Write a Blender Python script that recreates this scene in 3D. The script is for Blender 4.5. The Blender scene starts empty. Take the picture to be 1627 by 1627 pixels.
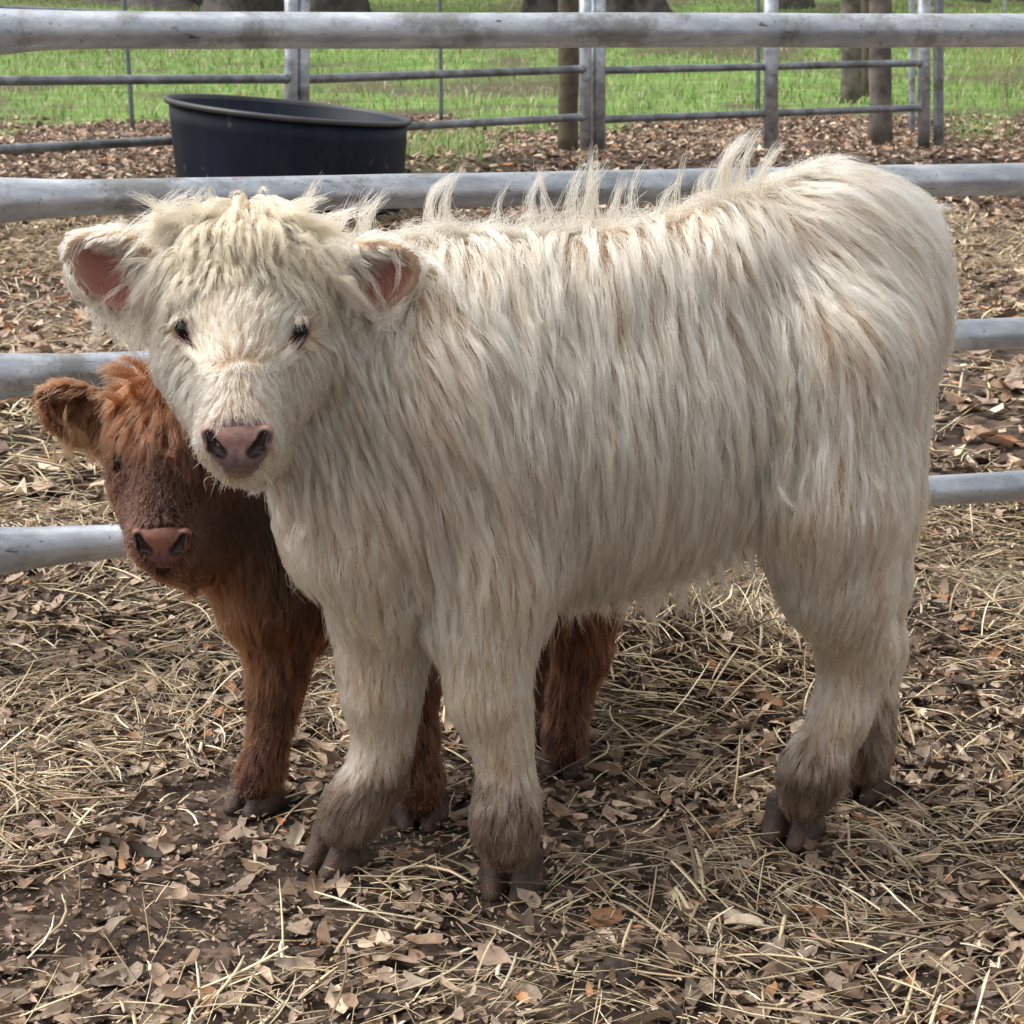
import bpy, math, random
import numpy as np
from mathutils import Vector, kdtree

rad = math.radians
scene = bpy.context.scene
COL = scene.collection

# ------------------------------------------------------------------ camera, world, sun, exposure
PITCH = rad(15.3)
F = 3000.0            # focal length in pixels of the 1627 px photograph
CX = 813.5
CAMZ = 1.0
cam = bpy.data.cameras.new("camera")
cam.sensor_width = 36.0
cam.lens = F / 1627.0 * 36.0
cam.clip_start = 0.05
cam.clip_end = 1500
cam.dof.use_dof = True
cam.dof.focus_distance = 2.05
cam.dof.aperture_fstop = 26.0
cam_o = bpy.data.objects.new("camera", cam)
COL.objects.link(cam_o)
cam_o.location = (0, 0, CAMZ)
cam_o.rotation_euler = (rad(90) - PITCH, 0, 0)
scene.camera = cam_o

SUN_EL, SUN_AZ = rad(60), rad(-80)      # azimuth from +Y towards +X: the soft sun stands high on the left
world = bpy.data.worlds.new("World")
scene.world = world
world.use_nodes = True
wn = world.node_tree
for n in list(wn.nodes):
    wn.nodes.remove(n)
wo = wn.nodes.new("ShaderNodeOutputWorld")
bg = wn.nodes.new("ShaderNodeBackground")
sky = wn.nodes.new("ShaderNodeTexSky")
sky.sky_type = 'NISHITA'
sky.sun_disc = False
sky.sun_elevation = SUN_EL
sky.sun_rotation = SUN_AZ
sky.air_density = 1.0
sky.dust_density = 4.0
sky.ozone_density = 0.6
bg.inputs['Strength'].default_value = 0.15
hs = wn.nodes.new("ShaderNodeHueSaturation")      # thin overcast: a whiter sky
hs.inputs['Saturation'].default_value = 0.06
wn.links.new(sky.outputs[0], hs.inputs['Color'])
wn.links.new(hs.outputs[0], bg.inputs[0])
wn.links.new(bg.outputs[0], wo.inputs[0])

sun = bpy.data.lights.new("sun", 'SUN')
sun.energy = 1.0
sun.angle = rad(35)
sun.color = (1.0, 0.95, 0.86)
sun_o = bpy.data.objects.new("sun", sun)
COL.objects.link(sun_o)
sd = Vector((math.sin(SUN_AZ) * math.cos(SUN_EL), math.cos(SUN_AZ) * math.cos(SUN_EL), math.sin(SUN_EL)))
sun_o.rotation_euler = sd.to_track_quat('Z', 'Y').to_euler()
sun_o.location = (-4, 1, 8)

scene.view_settings.view_transform = 'Standard'
scene.view_settings.look = 'None'
scene.view_settings.exposure = 0.90
scene.view_settings.gamma = 1.0
scene.view_settings.use_curve_mapping = False
scene.cycles.max_bounces = 10
scene.cycles.diffuse_bounces = 4
scene.cycles.glossy_bounces = 6
scene.cycles.transmission_bounces = 8
scene.cycles.transparent_max_bounces = 8

# ------------------------------------------------------------------ helpers
cP, sP = math.cos(PITCH), math.sin(PITCH)

def P(px, py, d):
    """world point seen at photo pixel px,py and standing d metres ahead (world y)"""
    v = (CX - py) / F
    u = (px - CX) / F
    ry = cP + v * sP
    rz = -sP + v * cP
    k = d / ry
    return np.array([u * k, d, CAMZ + rz * k])

def G(px, py):
    """ground point (z=0) at the pixel"""
    a = PITCH + math.atan((py - CX) / F)
    return P(px, py, CAMZ / math.tan(a))

def hash2(ix, iy, seed):
    n = (ix.astype(np.int64) * 374761393 + iy.astype(np.int64) * 668265263 + seed * 974634777) & 0x7fffffff
    n = ((n ^ (n >> 13)) * 1274126177) & 0x7fffffff
    return ((n ^ (n >> 16)) & 0xffff) / 65535.0

def vnoise(x, y, s, seed=0):
    x = np.asarray(x, float) / s
    y = np.asarray(y, float) / s
    ix, iy = np.floor(x), np.floor(y)
    fx, fy = x - ix, y - iy
    fx = fx * fx * (3 - 2 * fx)
    fy = fy * fy * (3 - 2 * fy)
    a = hash2(ix, iy, seed); b = hash2(ix + 1, iy, seed)
    c = hash2(ix, iy + 1, seed); d = hash2(ix + 1, iy + 1, seed)
    return (a * (1 - fx) + b * fx) * (1 - fy) + (c * (1 - fx) + d * fx) * fy

def smooth01(x):
    x = np.clip(x, 0, 1)
    return x * x * (3 - 2 * x)

def ground_h(x, y):
    """height of the ground"""
    x = np.asarray(x, float); y = np.asarray(y, float)
    h = (vnoise(x, y, 0.35, 1) - 0.5) * 0.022 + (vnoise(x, y, 0.11, 2) - 0.5) * 0.010
    h *= 0.55 + 0.45 * smooth01((y - 2.5) / 1.0)
    for (cx, cy, sx, sy, a) in ((0.22, 2.66, 0.19, 0.15, 0.135), (1.32, 5.0, 0.35, 0.4, 0.10), (0.75, 2.80, 0.30, 0.25, 0.06),
                                (-0.75, 3.10, 0.35, 0.30, 0.05), (1.2, 4.2, 0.8, 0.6, 0.14),
                                (-1.0, 4.6, 0.7, 0.8, 0.10), (1.5, 11.0, 3.0, 0.5, 0.14)):
        h += a * np.exp(-((x - cx) / sx) ** 2 - ((y - cy) / sy) ** 2)
    far = np.clip(y - 16, 0, 400)
    h += 0.022 * far * smooth01(far / 10)
    h += (vnoise(x, y, 5.0, 3) - 0.5) * 0.5 * smooth01((y - 16) / 20)
    return h

def tag(o, label=None, cat=None, group=None, kind=None):
    if label: o["label"] = label
    if cat: o["category"] = cat
    if group: o["group"] = group
    if kind: o["kind"] = kind
    return o

def empty(name, loc, label, cat, group=None):
    o = bpy.data.objects.new(name, None)
    COL.objects.link(o)
    o.location = tuple(loc)
    o.empty_display_size = 0.1
    return tag(o, label, cat, group)

def adopt(child, parent):
    """parent keeping world position (parents are unrotated empties)"""
    child.parent = parent
    child.location = tuple(-np.array(parent.location))

def mesh_np(name, verts, faces_flat, counts, mat, parent=None, smooth=True, color=None):
    me = bpy.data.meshes.new(name)
    verts = np.asarray(verts, np.float32)
    faces_flat = np.asarray(faces_flat, np.int32).ravel()
    me.vertices.add(len(verts))
    me.vertices.foreach_set("co", verts.ravel())
    me.loops.add(len(faces_flat))
    me.loops.foreach_set("vertex_index", faces_flat)
    counts = np.asarray(counts, np.int32)
    starts = np.concatenate([[0], np.cumsum(counts)[:-1]]).astype(np.int32)
    me.polygons.add(len(counts))
    me.polygons.foreach_set("loop_start", starts)
    me.polygons.foreach_set("loop_total", counts)
    me.polygons.foreach_set("use_smooth", np.full(len(counts), smooth, bool))
    me.update(calc_edges=True)
    me.validate()
    if color is not None:
        at = me.color_attributes.new("tint", 'FLOAT_COLOR', 'POINT')
        c = np.ones((len(verts), 4), np.float32)
        c[:, :3] = color
        at.data.foreach_set("color", c.ravel())
    me.materials.append(mat)
    o = bpy.data.objects.new(name, me)
    COL.objects.link(o)
    if parent is not None:
        adopt(o, parent)
    return o

class MB:
    """collects tubes and boxes into one mesh"""
    def __init__(s):
        s.v = []; s.f = []; s.c = []; s.n = 0
    def add(s, v, f):
        for q in f:
            s.f.extend([i + s.n for i in q]); s.c.append(len(q))
        s.v.extend([tuple(p) for p in v]); s.n += len(v)
    def tube(s, pts, radii, seg=20, cap=True, squash=None):
        pts = [np.array(p, float) for p in pts]
        n = len(pts)
        if np.isscalar(radii): radii = [radii] * n
        tang = [pts[min(i + 1, n - 1)] - pts[max(i - 1, 0)] for i in range(n)]
        up = np.array([0, 0, 1.0])
        if abs(tang[0][2]) > 0.85 * np.linalg.norm(tang[0]): up = np.array([0, 1.0, 0])
        v = []; f = []
        for i in range(n):
            t = tang[i] / np.linalg.norm(tang[i])
            a = np.cross(up, t); a /= np.linalg.norm(a)
            b = np.cross(t, a)
            for k in range(seg):
                w = 2 * math.pi * k / seg
                v.append(pts[i] + radii[i] * (math.cos(w) * a + math.sin(w) * b))
        for i in range(n - 1):
            for k in range(seg):
                k2 = (k + 1) % seg
                f.append((i * seg + k, i * seg + k2, (i + 1) * seg + k2, (i + 1) * seg + k))
        if cap:
            f.append(tuple(reversed(range(seg))))
            f.append(tuple((n - 1) * seg + k for k in range(seg)))
        s.add(v, f)
    def box(s, c, h):
        c = np.array(c, float)
        v = [c + np.array([sx * h[0], sy * h[1], sz * h[2]]) for sz in (-1, 1) for sy in (-1, 1) for sx in (-1, 1)]
        s.add(v, [(0, 2, 3, 1), (4, 5, 7, 6), (0, 1, 5, 4), (2, 6, 7, 3), (0, 4, 6, 2), (1, 3, 7, 5)])
    def build(s, name, mat, parent=None, smooth=True):
        return mesh_np(name, s.v, s.f, s.c, mat, parent, smooth)

# ------------------------------------------------------------------ materials
def new_mat(name):
    m = bpy.data.materials.new(name)
    m.use_nodes = True
    nt = m.node_tree
    return m, nt, nt.nodes["Principled BSDF"]

def N(nt, t, **kw):
    n = nt.nodes.new(t)
    for k, v in kw.items():
        if k in n.inputs.keys():
            n.inputs[k].default_value = v
        else:
            setattr(n, k, v)
    return n

def ramp(nt, src, stops):
    r = nt.nodes.new("ShaderNodeValToRGB")
    e = r.color_ramp.elements
    while len(e) < len(stops): e.new(0.5)
    for i, (p, c) in enumerate(stops):
        e[i].position = p
        e[i].color = (c[0], c[1], c[2], 1) if hasattr(c, '__len__') else (c, c, c, 1)
    nt.links.new(src, r.inputs[0])
    return r.outputs[0]

def mix(nt, fac, a, b, mode='MIX'):
    m = nt.nodes.new("ShaderNodeMix")
    m.data_type = 'RGBA'; m.blend_type = mode
    for sock, val in ((m.inputs[0], fac), (m.inputs[6], a), (m.inputs[7], b)):
        if isinstance(val, bpy.types.NodeSocket): nt.links.new(val, sock)
        elif hasattr(val, '__len__'): sock.default_value = (val[0], val[1], val[2], 1)
        else: sock.default_value = val
    return m.outputs[2]

def pos(nt, scale=(1, 1, 1)):
    g = nt.nodes.new("ShaderNodeNewGeometry")
    m = nt.nodes.new("ShaderNodeMapping")
    m.inputs['Scale'].default_value = scale
    nt.links.new(g.outputs['Position'], m.inputs[0])
    return m.outputs[0]

def noise(nt, vec, scale, detail=4, rough=0.6, out=0):
    n = N(nt, "ShaderNodeTexNoise", Scale=scale, Detail=detail, Roughness=rough)
    nt.links.new(vec, n.inputs['Vector'])
    return n.outputs[out]

def bump(nt, b, h, strength, dist=0.01):
    n = N(nt, "ShaderNodeBump", Strength=strength, Distance=dist)
    nt.links.new(h, n.inputs['Height'])
    nt.links.new(n.outputs[0], b.inputs['Normal'])

def mat_galv(name, dark=1.0, stain=0.5, rough=0.34, metal=0.7):
    m, nt, b = new_mat(name)
    p = pos(nt)
    ps = pos(nt, (0.35, 1, 1))
    c = ramp(nt, noise(nt, ps, 15, 8, 0.72), [(0.34, (0.27 * dark, 0.295 * dark, 0.34 * dark)), (0.5, (0.42 * dark, 0.45 * dark, 0.50 * dark)), (0.66, (0.62 * dark, 0.65 * dark, 0.70 * dark))])
    d = ramp(nt, noise(nt, p, 7, 7, 0.72), [(0.50, 0.0), (0.60, stain * 0.75)])
    c = mix(nt, d, c, (0.16 * dark, 0.155 * dark, 0.13 * dark))
    g = ramp(nt, noise(nt, p, 3.1, 5, 0.6), [(0.58, 0.0), (0.7, 0.45 * stain)])
    c = mix(nt, g, c, (0.15 * dark, 0.19 * dark, 0.10 * dark))
    sp = ramp(nt, noise(nt, p, 120, 2, 0.5), [(0.66, 0.0), (0.74, 0.6)])
    c = mix(nt, sp, c, (0.15, 0.14, 0.13))
    nt.links.new(c, b.inputs['Base Color'])
    b.inputs['Metallic'].default_value = metal
    r = ramp(nt, noise(nt, p, 30, 5, 0.7), [(0.3, rough - 0.06), (0.7, rough + 0.25)])
    nt.links.new(r, b.inputs['Roughness'])
    sc = ramp(nt, noise(nt, pos(nt, (0.25, 3, 3)), 38, 3, 0.5), [(0.70, 0.0), (0.73, 0.8)])
    c2 = mix(nt, sc, c, (0.07, 0.06, 0.05))
    nt.links.new(c2, b.inputs['Base Color'])
    bump(nt, b, noise(nt, p, 70, 5, 0.7), 0.35, 0.002)
    return m

M_galv = mat_galv("galvanised_steel", 1.0, 0.9)
M_galv_far = mat_galv("weathered_steel", 0.55, 0.8, 0.42, 0.7)

def mat_simple(name, col, rough, col2=None, scale=20, bumps=0.0, metal=0.0, spec=0.5, coat=0):
    m, nt, b = new_mat(name)
    if col2 is not None:
        c = ramp(nt, noise(nt, pos(nt), scale, 6, 0.65), [(0.35, col), (0.65, col2)])
        nt.links.new(c, b.inputs['Base Color'])
    else:
        b.inputs['Base Color'].default_value = (*col, 1)
    b.inputs['Roughness'].default_value = rough
    b.inputs['Metallic'].default_value = metal
    b.inputs['Specular IOR Level'].default_value = spec
    b.inputs['Coat Weight'].default_value = coat
    b.inputs['Coat Roughness'].default_value = 0.05
    if bumps: bump(nt, b, noise(nt, pos(nt), scale * 3, 5, 0.7), bumps, 0.004)
    return m

def mat_tint(name, rough=0.8, var=0.25, transl=0.0, spec=0.3, bscale=0):
    """colour stored per leaf / straw / strand"""
    m, nt, b = new_mat(name)
    a = N(nt, "ShaderNodeAttribute", attribute_name="tint")
    c = a.outputs['Color']
    k = ramp(nt, noise(nt, pos(nt), 90, 4, 0.6), [(0.3, 1 - var), (0.7, 1 + var)])
    c = mix(nt, 1.0, c, k, 'MULTIPLY')
    nt.links.new(c, b.inputs['Base Color'])
    b.inputs['Roughness'].default_value = rough
    b.inputs['Specular IOR Level'].default_value = spec
    if bscale: bump(nt, b, noise(nt, pos(nt), bscale, 4, 0.7), 0.4, 0.001)
    if transl:
        t = nt.nodes.new("ShaderNodeBsdfTranslucent")
        nt.links.new(c, t.inputs[0])
        ms = nt.nodes.new("ShaderNodeMixShader")
        ms.inputs[0].default_value = transl
        nt.links.new(b.outputs[0], ms.inputs[1]); nt.links.new(t.outputs[0], ms.inputs[2])
        nt.links.new(ms.outputs[0], nt.nodes["Material Output"].inputs[0])
    return m

M_leaf = mat_tint("dead_leaf", 0.65, 0.3, 0.12, 0.35, 300)
M_straw = mat_tint("straw", 0.55, 0.15, 0.0, 0.4)
M_grass = mat_tint("grass_blade", 0.55, 0.15, 0.3, 0.3)

def mat_hair(name, rough=0.32, radial=0.4, coat=0.0):
    m = bpy.data.materials.new(name)
    m.use_nodes = True
    nt = m.node_tree
    nt.nodes.remove(nt.nodes["Principled BSDF"])
    h = nt.nodes.new("ShaderNodeBsdfHairPrincipled")
    h.parametrization = 'COLOR'
    a = N(nt, "ShaderNodeAttribute", attribute_name="tint")
    nt.links.new(a.outputs['Color'], h.inputs['Color'])
    h.inputs['Roughness'].default_value = rough
    if 'Radial Roughness' in h.inputs: h.inputs['Radial Roughness'].default_value = radial
    if 'Random Roughness' in h.inputs: h.inputs['Random Roughness'].default_value = 0.2
    nt.links.new(h.outputs[0], nt.nodes["Material Output"].inputs[0])
    return m

M_hair = mat_hair("coat_hair", 0.42, 0.5)
M_skin = mat_tint("hide", 0.85, 0.1, 0.0, 0.2)

# ground
def mat_ground():
    m, nt, b = new_mat("earth_and_grass")
    p = pos(nt)
    soil = ramp(nt, noise(nt, p, 18, 8, 0.7), [(0.3, (0.020, 0.015, 0.012)), (0.55, (0.050, 0.036, 0.028)), (0.75, (0.095, 0.070, 0.055))])
    v = N(nt, "ShaderNodeTexVoronoi", Scale=34.0)
    nt.links.new(pos(nt, (0.7, 1.2, 1)), v.inputs['Vector'])
    lc = ramp(nt, v.outputs['Color'], [(0.15, (0.05, 0.032, 0.024)), (0.5, (0.16, 0.11, 0.08)), (0.85, (0.30, 0.22, 0.17))])
    soil = mix(nt, ramp(nt, noise(nt, p, 9, 4, 0.6), [(0.45, 0.15), (0.6, 0.75)]), soil, lc)
    gr = ramp(nt, noise(nt, p, 2.2, 8, 0.75), [(0.3, (0.06, 0.115, 0.026)), (0.5, (0.13, 0.22, 0.05)), (0.7, (0.26, 0.35, 0.12))])
    at = N(nt, "ShaderNodeAttribute", attribute_name="tint")
    sep = nt.nodes.new("ShaderNodeSeparateColor")
    nt.links.new(at.outputs['Color'], sep.inputs[0])
    c = mix(nt, sep.outputs[0], soil, gr)
    nt.links.new(c, b.inputs['Base Color'])
    b.inputs['Roughness'].default_value = 0.9
    b.inputs['Specular IOR Level'].default_value = 0.2
    bump(nt, b, noise(nt, p, 45, 8, 0.75), 0.9, 0.012)
    return m

def grass_mask(x, y):
    x = np.asarray(x, float); y = np.asarray(y, float)
    pxx = CX + F * x / (y * cP + sP * CAMZ)
    edge = 15.8 + (vnoise(x, y, 1.0, 7) - 0.5) * 5.0 + (vnoise(x, y, 0.35, 17) - 0.5) * 3.0 + np.where(pxx < 420, -1.2, 0) + np.where(pxx > 1480, 0.5, 0)
    g = smooth01((y - edge) / 1.5)
    bare = vnoise(x, y, 3.0, 9) * 0.6 + vnoise(x, y, 0.9, 10) * 0.4
    g *= 1 - 0.85 * smooth01((bare - 0.52) / 0.10) * (y < 60)
    g *= 1 - 0.9 * np.exp(-((pxx - 810) / 90) ** 2 - ((y - 32) / 7) ** 2)
    g = np.maximum(g, np.exp(-((pxx - 715) / 75) ** 2 - ((y - 12.6) / 1.3) ** 2) * 1.6 * (vnoise(x, y, 0.5, 12) > 0.3))
    g = np.maximum(g, 0.7 * np.exp(-((pxx - 1560) / 60) ** 2 - ((y - 15.3) / 1.6) ** 2))
    return np.clip(g, 0, 1)

ys = np.concatenate([np.linspace(-3, 1.2, 12), np.linspace(1.25, 4.2, 190), np.linspace(4.25, 16, 160), np.geomspace(16.2, 900, 120)])
us = np.linspace(-1, 1, 241)
us = np.sign(us) * np.abs(us) ** 1.3
yy, uu = np.meshgrid(ys, us, indexing='ij')
xx = uu * (1.9 + np.abs(yy) * 0.75)
zz = ground_h(xx, yy)
nr, nc = yy.shape
idx = np.arange(nr * nc).reshape(nr, nc)
quads = np.stack([idx[:-1, :-1], idx[:-1, 1:], idx[1:, 1:], idx[1:, :-1]], -1).reshape(-1, 4)
gm = grass_mask(xx, yy).ravel()
ground = mesh_np("ground", np.stack([xx, yy, zz], -1).reshape(-1, 3), quads, np.full(len(quads), 4), mat_ground(),
                 color=np.stack([gm, gm, gm], -1))
tag(ground, kind="structure")

# ------------------------------------------------------------------ litter: leaves, straw, grass
def rotmat(yaw, pitch, roll):
    cy, sy, cp, sp, cr, sr = np.cos(yaw), np.sin(yaw), np.cos(pitch), np.sin(pitch), np.cos(roll), np.sin(roll)
    R = np.empty((len(yaw), 3, 3))
    R[:, 0, 0] = cy * cp; R[:, 0, 1] = cy * sp * sr - sy * cr; R[:, 0, 2] = cy * sp * cr + sy * sr
    R[:, 1, 0] = sy * cp; R[:, 1, 1] = sy * sp * sr + cy * cr; R[:, 1, 2] = sy * sp * cr - cy * sr
    R[:, 2, 0] = -sp; R[:, 2, 1] = cp * sr; R[:, 2, 2] = cp * cr
    return R

def sample_wedge(n, y0, y1, spread, margin, rng, power=1.0):
    """points spread evenly in the wedge in front of the camera"""
    u = rng.random(n) ** power
    y = np.sqrt(y0 ** 2 + u * (y1 ** 2 - y0 ** 2))
    x = (rng.random(n) * 2 - 1) * (y * spread + margin)
    return x, y

LEAFC = np.array([(0.30, 0.215, 0.155), (0.20, 0.132, 0.088), (0.105, 0.068, 0.046), (0.42, 0.32, 0.235), (0.56, 0.46, 0.35),
                  (0.34, 0.17, 0.085), (0.25, 0.19, 0.145), (0.36, 0.255, 0.195), (0.05, 0.034, 0.024)])
LEAFW = np.array([0.17, 0.21, 0.21, 0.09, 0.04, 0.03, 0.11, 0.06, 0.08])

def leaves(name, n, y0, y1, seed, nl=5, lmin=0.018, lmax=0.045, spread=0.42, margin=0.35, bias=None, power=1.0, bright=1.0):
    rng = np.random.default_rng(seed)
    x, y = sample_wedge(n, y0, y1, spread, margin, rng, power)
    keep = rng.random(n) > 0.92 * grass_mask(x, y)
    if bias is not None:
        keep &= rng.random(n) < bias(x, y)
    x, y = x[keep], y[keep]; n = len(x)
    L = lmin + (lmax - lmin) * rng.random(n) ** 1.6
    W = L * (0.30 + 0.28 * rng.random(n))
    t = np.linspace(0, 1, nl)
    prof = np.sin(np.pi * (0.06 + 0.88 * t) ** (0.85)) ** 0.8
    wob = 1 + (rng.random((n, nl, 2)) - 0.5) * 0.5
    V = np.zeros((n, nl, 3, 3))
    V[..., 0] = (t[None, :, None] - 0.5) * L[:, None, None]
    V[:, :, 0, 1] = -prof[None] * W[:, None] * 0.5 * wob[:, :, 0]
    V[:, :, 2, 1] = prof[None] * W[:, None] * 0.5 * wob[:, :, 1]
    fold = (rng.random(n) * 0.9 - 0.15) * W * 0.6
    V[:, :, 0, 2] += fold[:, None] * prof[None]; V[:, :, 2, 2] += fold[:, None] * prof[None]
    bend = (rng.random(n) - 0.35) * 0.9 * L
    V[..., 2] += (bend[:, None] * (t[None] - 0.5) ** 2 * 1.6)[:, :, None]
    tw = (rng.random(n) - 0.5) * 0.6
    V[:, :, 0, 2] -= tw[:, None] * (t - 0.5)[None] * W[:, None] * 2
    V[:, :, 2, 2] += tw[:, None] * (t - 0.5)[None] * W[:, None] * 2
    R = rotmat(rng.random(n) * 6.283, rng.normal(0, 0.26, n), rng.normal(0, 0.30, n))
    V = np.einsum('nij,nabj->nabi', R, V)
    z = ground_h(x, y) + 0.002 + rng.random(n) ** 2 * 0.016
    V += np.stack([x, y, z], -1)[:, None, None, :]
    base = np.arange(n)[:, None, None] * (nl * 3)
    q = np.array([[(i * 3 + j, i * 3 + j + 1, (i + 1) * 3 + j + 1, (i + 1) * 3 + j) for j in range(2)] for i in range(nl - 1)]).reshape(-1, 4)
    f = (base + q[None]).reshape(-1, 4)
    c = LEAFC[rng.choice(len(LEAFC), n, p=LEAFW)] * (0.7 + 0.6 * rng.random(n))[:, None] * bright * 1.12
    c = np.repeat(c, nl * 3, axis=0)
    return mesh_np(name, V.reshape(-1, 3), f, np.full(len(f), 4), M_leaf, color=c)

def near_hoof(x, y):
    m = np.zeros_like(x)
    for (px, py) in ((808, 1434), (505, 1392), (1250, 1347), (1366, 1276), (385, 1297), (665, 1322), (893, 1237)):
        g = G(px, py)
        m = np.maximum(m, np.exp(-(((x - g[0]) / 0.055) ** 2 + ((y - g[1] - 0.005) / 0.060) ** 2) ** 2))
    return m

def straw_density(x, y):
    pxx = CX + F * x / (y * cP + sP * CAMZ)
    a = vnoise(x, y, 0.32, 21) * 0.65 + vnoise(x, y, 0.12, 22) * 0.35
    d = 0.10 + smooth01((a - 0.43) / 0.20) * 0.75
    d = np.maximum(d, 0.40 * smooth01((y - 2.15) / 0.3) * (0.5 + 0.5 * smooth01((a - 0.3) / 0.2)))
    d = np.maximum(d, 0.9 * np.exp(-((x - 0.27) / 0.26) ** 2 - ((y - 2.66) / 0.25) ** 2))
    d = np.maximum(d, 0.75 * smooth01((x - 0.55) / 0.3) * (y > 2.1))
    d *= 1 - 0.75 * np.exp(-((x + 0.42) / 0.24) ** 2 - ((y - 1.86) / 0.16) ** 2)
    d *= 1 - 0.6 * np.exp(-((x + 0.05) / 0.16) ** 2 - ((y - 1.84) / 0.08) ** 2)
    d *= 0.62 + 0.38 * smooth01((y - 1.95) / 0.3)
    return np.clip(d, 0.05, 1) * (1 - 0.9 * near_hoof(x, y))

def straws(name, n, y0, y1, seed, lmin=0.03, lmax=0.16, r0=0.0006, r1=0.0016, spread=0.42, margin=0.35, lift=1.0, tilt=0.14, dens=straw_density, power=1.0, darker=0.0):
    rng = np.random.default_rng(seed)
    x, y = sample_wedge(n, y0, y1, spread, margin, rng, power)
    keep = (rng.random(n) < dens(x, y)) & (rng.random(n) > grass_mask(x, y))
    x, y = x[keep], y[keep]; n = len(x)
    L = lmin + (lmax - lmin) * rng.random(n) ** 2.6
    r = (r0 + (r1 - r0) * rng.random(n) ** 2.4)
    ang = (vnoise(x, y, 0.22, 31) - 0.5) * 3.6 + rng.normal(0, 0.5, n)
    wild = rng.random(n) < 0.38
    ang = np.where(wild, rng.random(n) * 6.283, ang)
    pit = np.where(rng.random(n) < 0.12, rng.normal(0, 0.42, n), rng.normal(0, tilt, n))
    K = 5
    t = np.linspace(-0.5, 0.5, K)
    pts = np.zeros((n, K, 3))
    pts[..., 0] = t[None] * L[:, None]
    bend = rng.normal(0, 0.028, n)
    pts[..., 1] = bend[:, None] * L[:, None] * (t[None] ** 2) * 4
    kink = np.where(rng.random(n) < 0.22, rng.normal(0, 0.22, n), 0)
    pts[..., 1] += kink[:, None] * L[:, None] * np.abs(t[None] - 0.1)
    pts[..., 2] = -np.abs(rng.normal(0, 0.05, n))[:, None] * L[:, None] * (t[None] ** 2) * 4
    R = rotmat(ang, pit, np.zeros(n))
    pts = np.einsum('nij,naj->nai', R, pts)
    side = R[:, :, 1]; up = R[:, :, 2]
    z = ground_h(x, y) + 0.004 + rng.random(n) ** 1.5 * 0.022 * lift + np.abs(np.sin(pit)) * L * 0.4
    pts += np.stack([x, y, z], -1)[:, None]
    # flattened triangular stalk
    S = 3
    V = np.zeros((n, K, S, 3))
    flat = 0.3 + 0.6 * rng.random(n)
    tap = np.array([0.8, 1, 1, 0.95, 0.5])
    for k in range(S):
        w = 2 * math.pi * k / S + 0.5
        V[:, :, k] = pts + (r[:, None] * tap[None])[..., None] * (math.cos(w) * side[:, None] + math.sin(w) * (up * flat[:, None])[:, None])
    base = np.arange(n)[:, None, None] * (K * S)
    q = np.array([[(i * S + j, i * S + (j + 1) % S, (i + 1) * S + (j + 1) % S, (i + 1) * S + j) for j in range(S)] for i in range(K - 1)]).reshape(-1, 4)
    f = (base + q[None]).reshape(-1, 4)
    pal = np.array([(0.62, 0.51, 0.33), (0.50, 0.395, 0.245), (0.38, 0.285, 0.18), (0.78, 0.69, 0.50), (0.24, 0.17, 0.11), (0.46, 0.39, 0.28), (0.14, 0.098, 0.065)])
    pw = np.array([0.20, 0.21, 0.17, 0.10, 0.15, 0.09, 0.08])
    c = pal[rng.choice(len(pal), n, p=pw)] * (0.88 + 0.56 * rng.random(n))[:, None] * (1 - darker)
    return mesh_np(name, V.reshape(-1, 3), f, np.full(len(f), 4), M_straw, color=np.repeat(c, K * S, axis=0), smooth=True)

ll = leaves("leaf_litter", 32000, 1.35, 3.6, 5, lmin=0.012, lmax=0.048,
            bias=lambda x, y: (1 - 0.6 * np.exp(-((x + 0.42) / 0.22) ** 2 - ((y - 1.86) / 0.14) ** 2)) * (1 - 0.9 * near_hoof(x, y)) * 0.3 * 1.0 + (1 - near_hoof(x, y)) * 0.7 * (1 - 0.6 * np.exp(-((x + 0.42) / 0.22) ** 2 - ((y - 1.86) / 0.14) ** 2)) * smooth01((vnoise(x, y, 0.16, 91) * 0.6 + vnoise(x, y, 0.05, 92) * 0.4 - 0.33) / 0.22))
l3 = leaves("leaf_fragments", 60000, 1.35, 3.6, 8, nl=3, lmin=0.004, lmax=0.014)
tag(l3, "crumbled bits of dead leaves on the dark soil of the pen", "leaf litter", kind="stuff")
tag(ll, "dead brown leaves strewn over the pen floor around the calves", "leaf litter", kind="stuff")
ll2 = leaves("leaf_litter", 78000, 3.6, 16.5, 6, nl=3, lmin=0.030, lmax=0.085, spread=0.55, margin=0.3, power=1.25, bright=1.2,
             bias=lambda x, y: 1 - 0.85 * np.exp(-((x - 1.32) / 0.28) ** 2 - ((y - 4.9) / 0.5) ** 2))
tag(ll2, "brown leaf carpet on the bare ground beyond the near rails", "leaf litter", kind="stuff")
st = straws("straw_bedding", 62000, 1.35, 3.6, 11, lmin=0.012, lmax=0.135, r0=0.0005, r1=0.0027)
tag(st, "pale dry straw scattered on the pen floor under the calves", "straw", kind="stuff")
st2 = straws("straw_bedding", 80000, 3.6, 9.0, 12, lmin=0.05, lmax=0.16, r0=0.0014, r1=0.0042, spread=0.50, margin=0.3,
             dens=lambda x, y: (1 - 0.9 * np.exp(-((x - 1.32) / 0.28) ** 2 - ((y - 4.9) / 0.5) ** 2)) * np.clip(0.25 + 0.75 * smooth01((vnoise(x, y, 0.6, 44) - 0.4) / 0.3), 0, 1), darker=0.05)
tag(st2, "dull brown straw mixed in the leaves beyond the near rails", "straw", kind="stuff")
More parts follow.
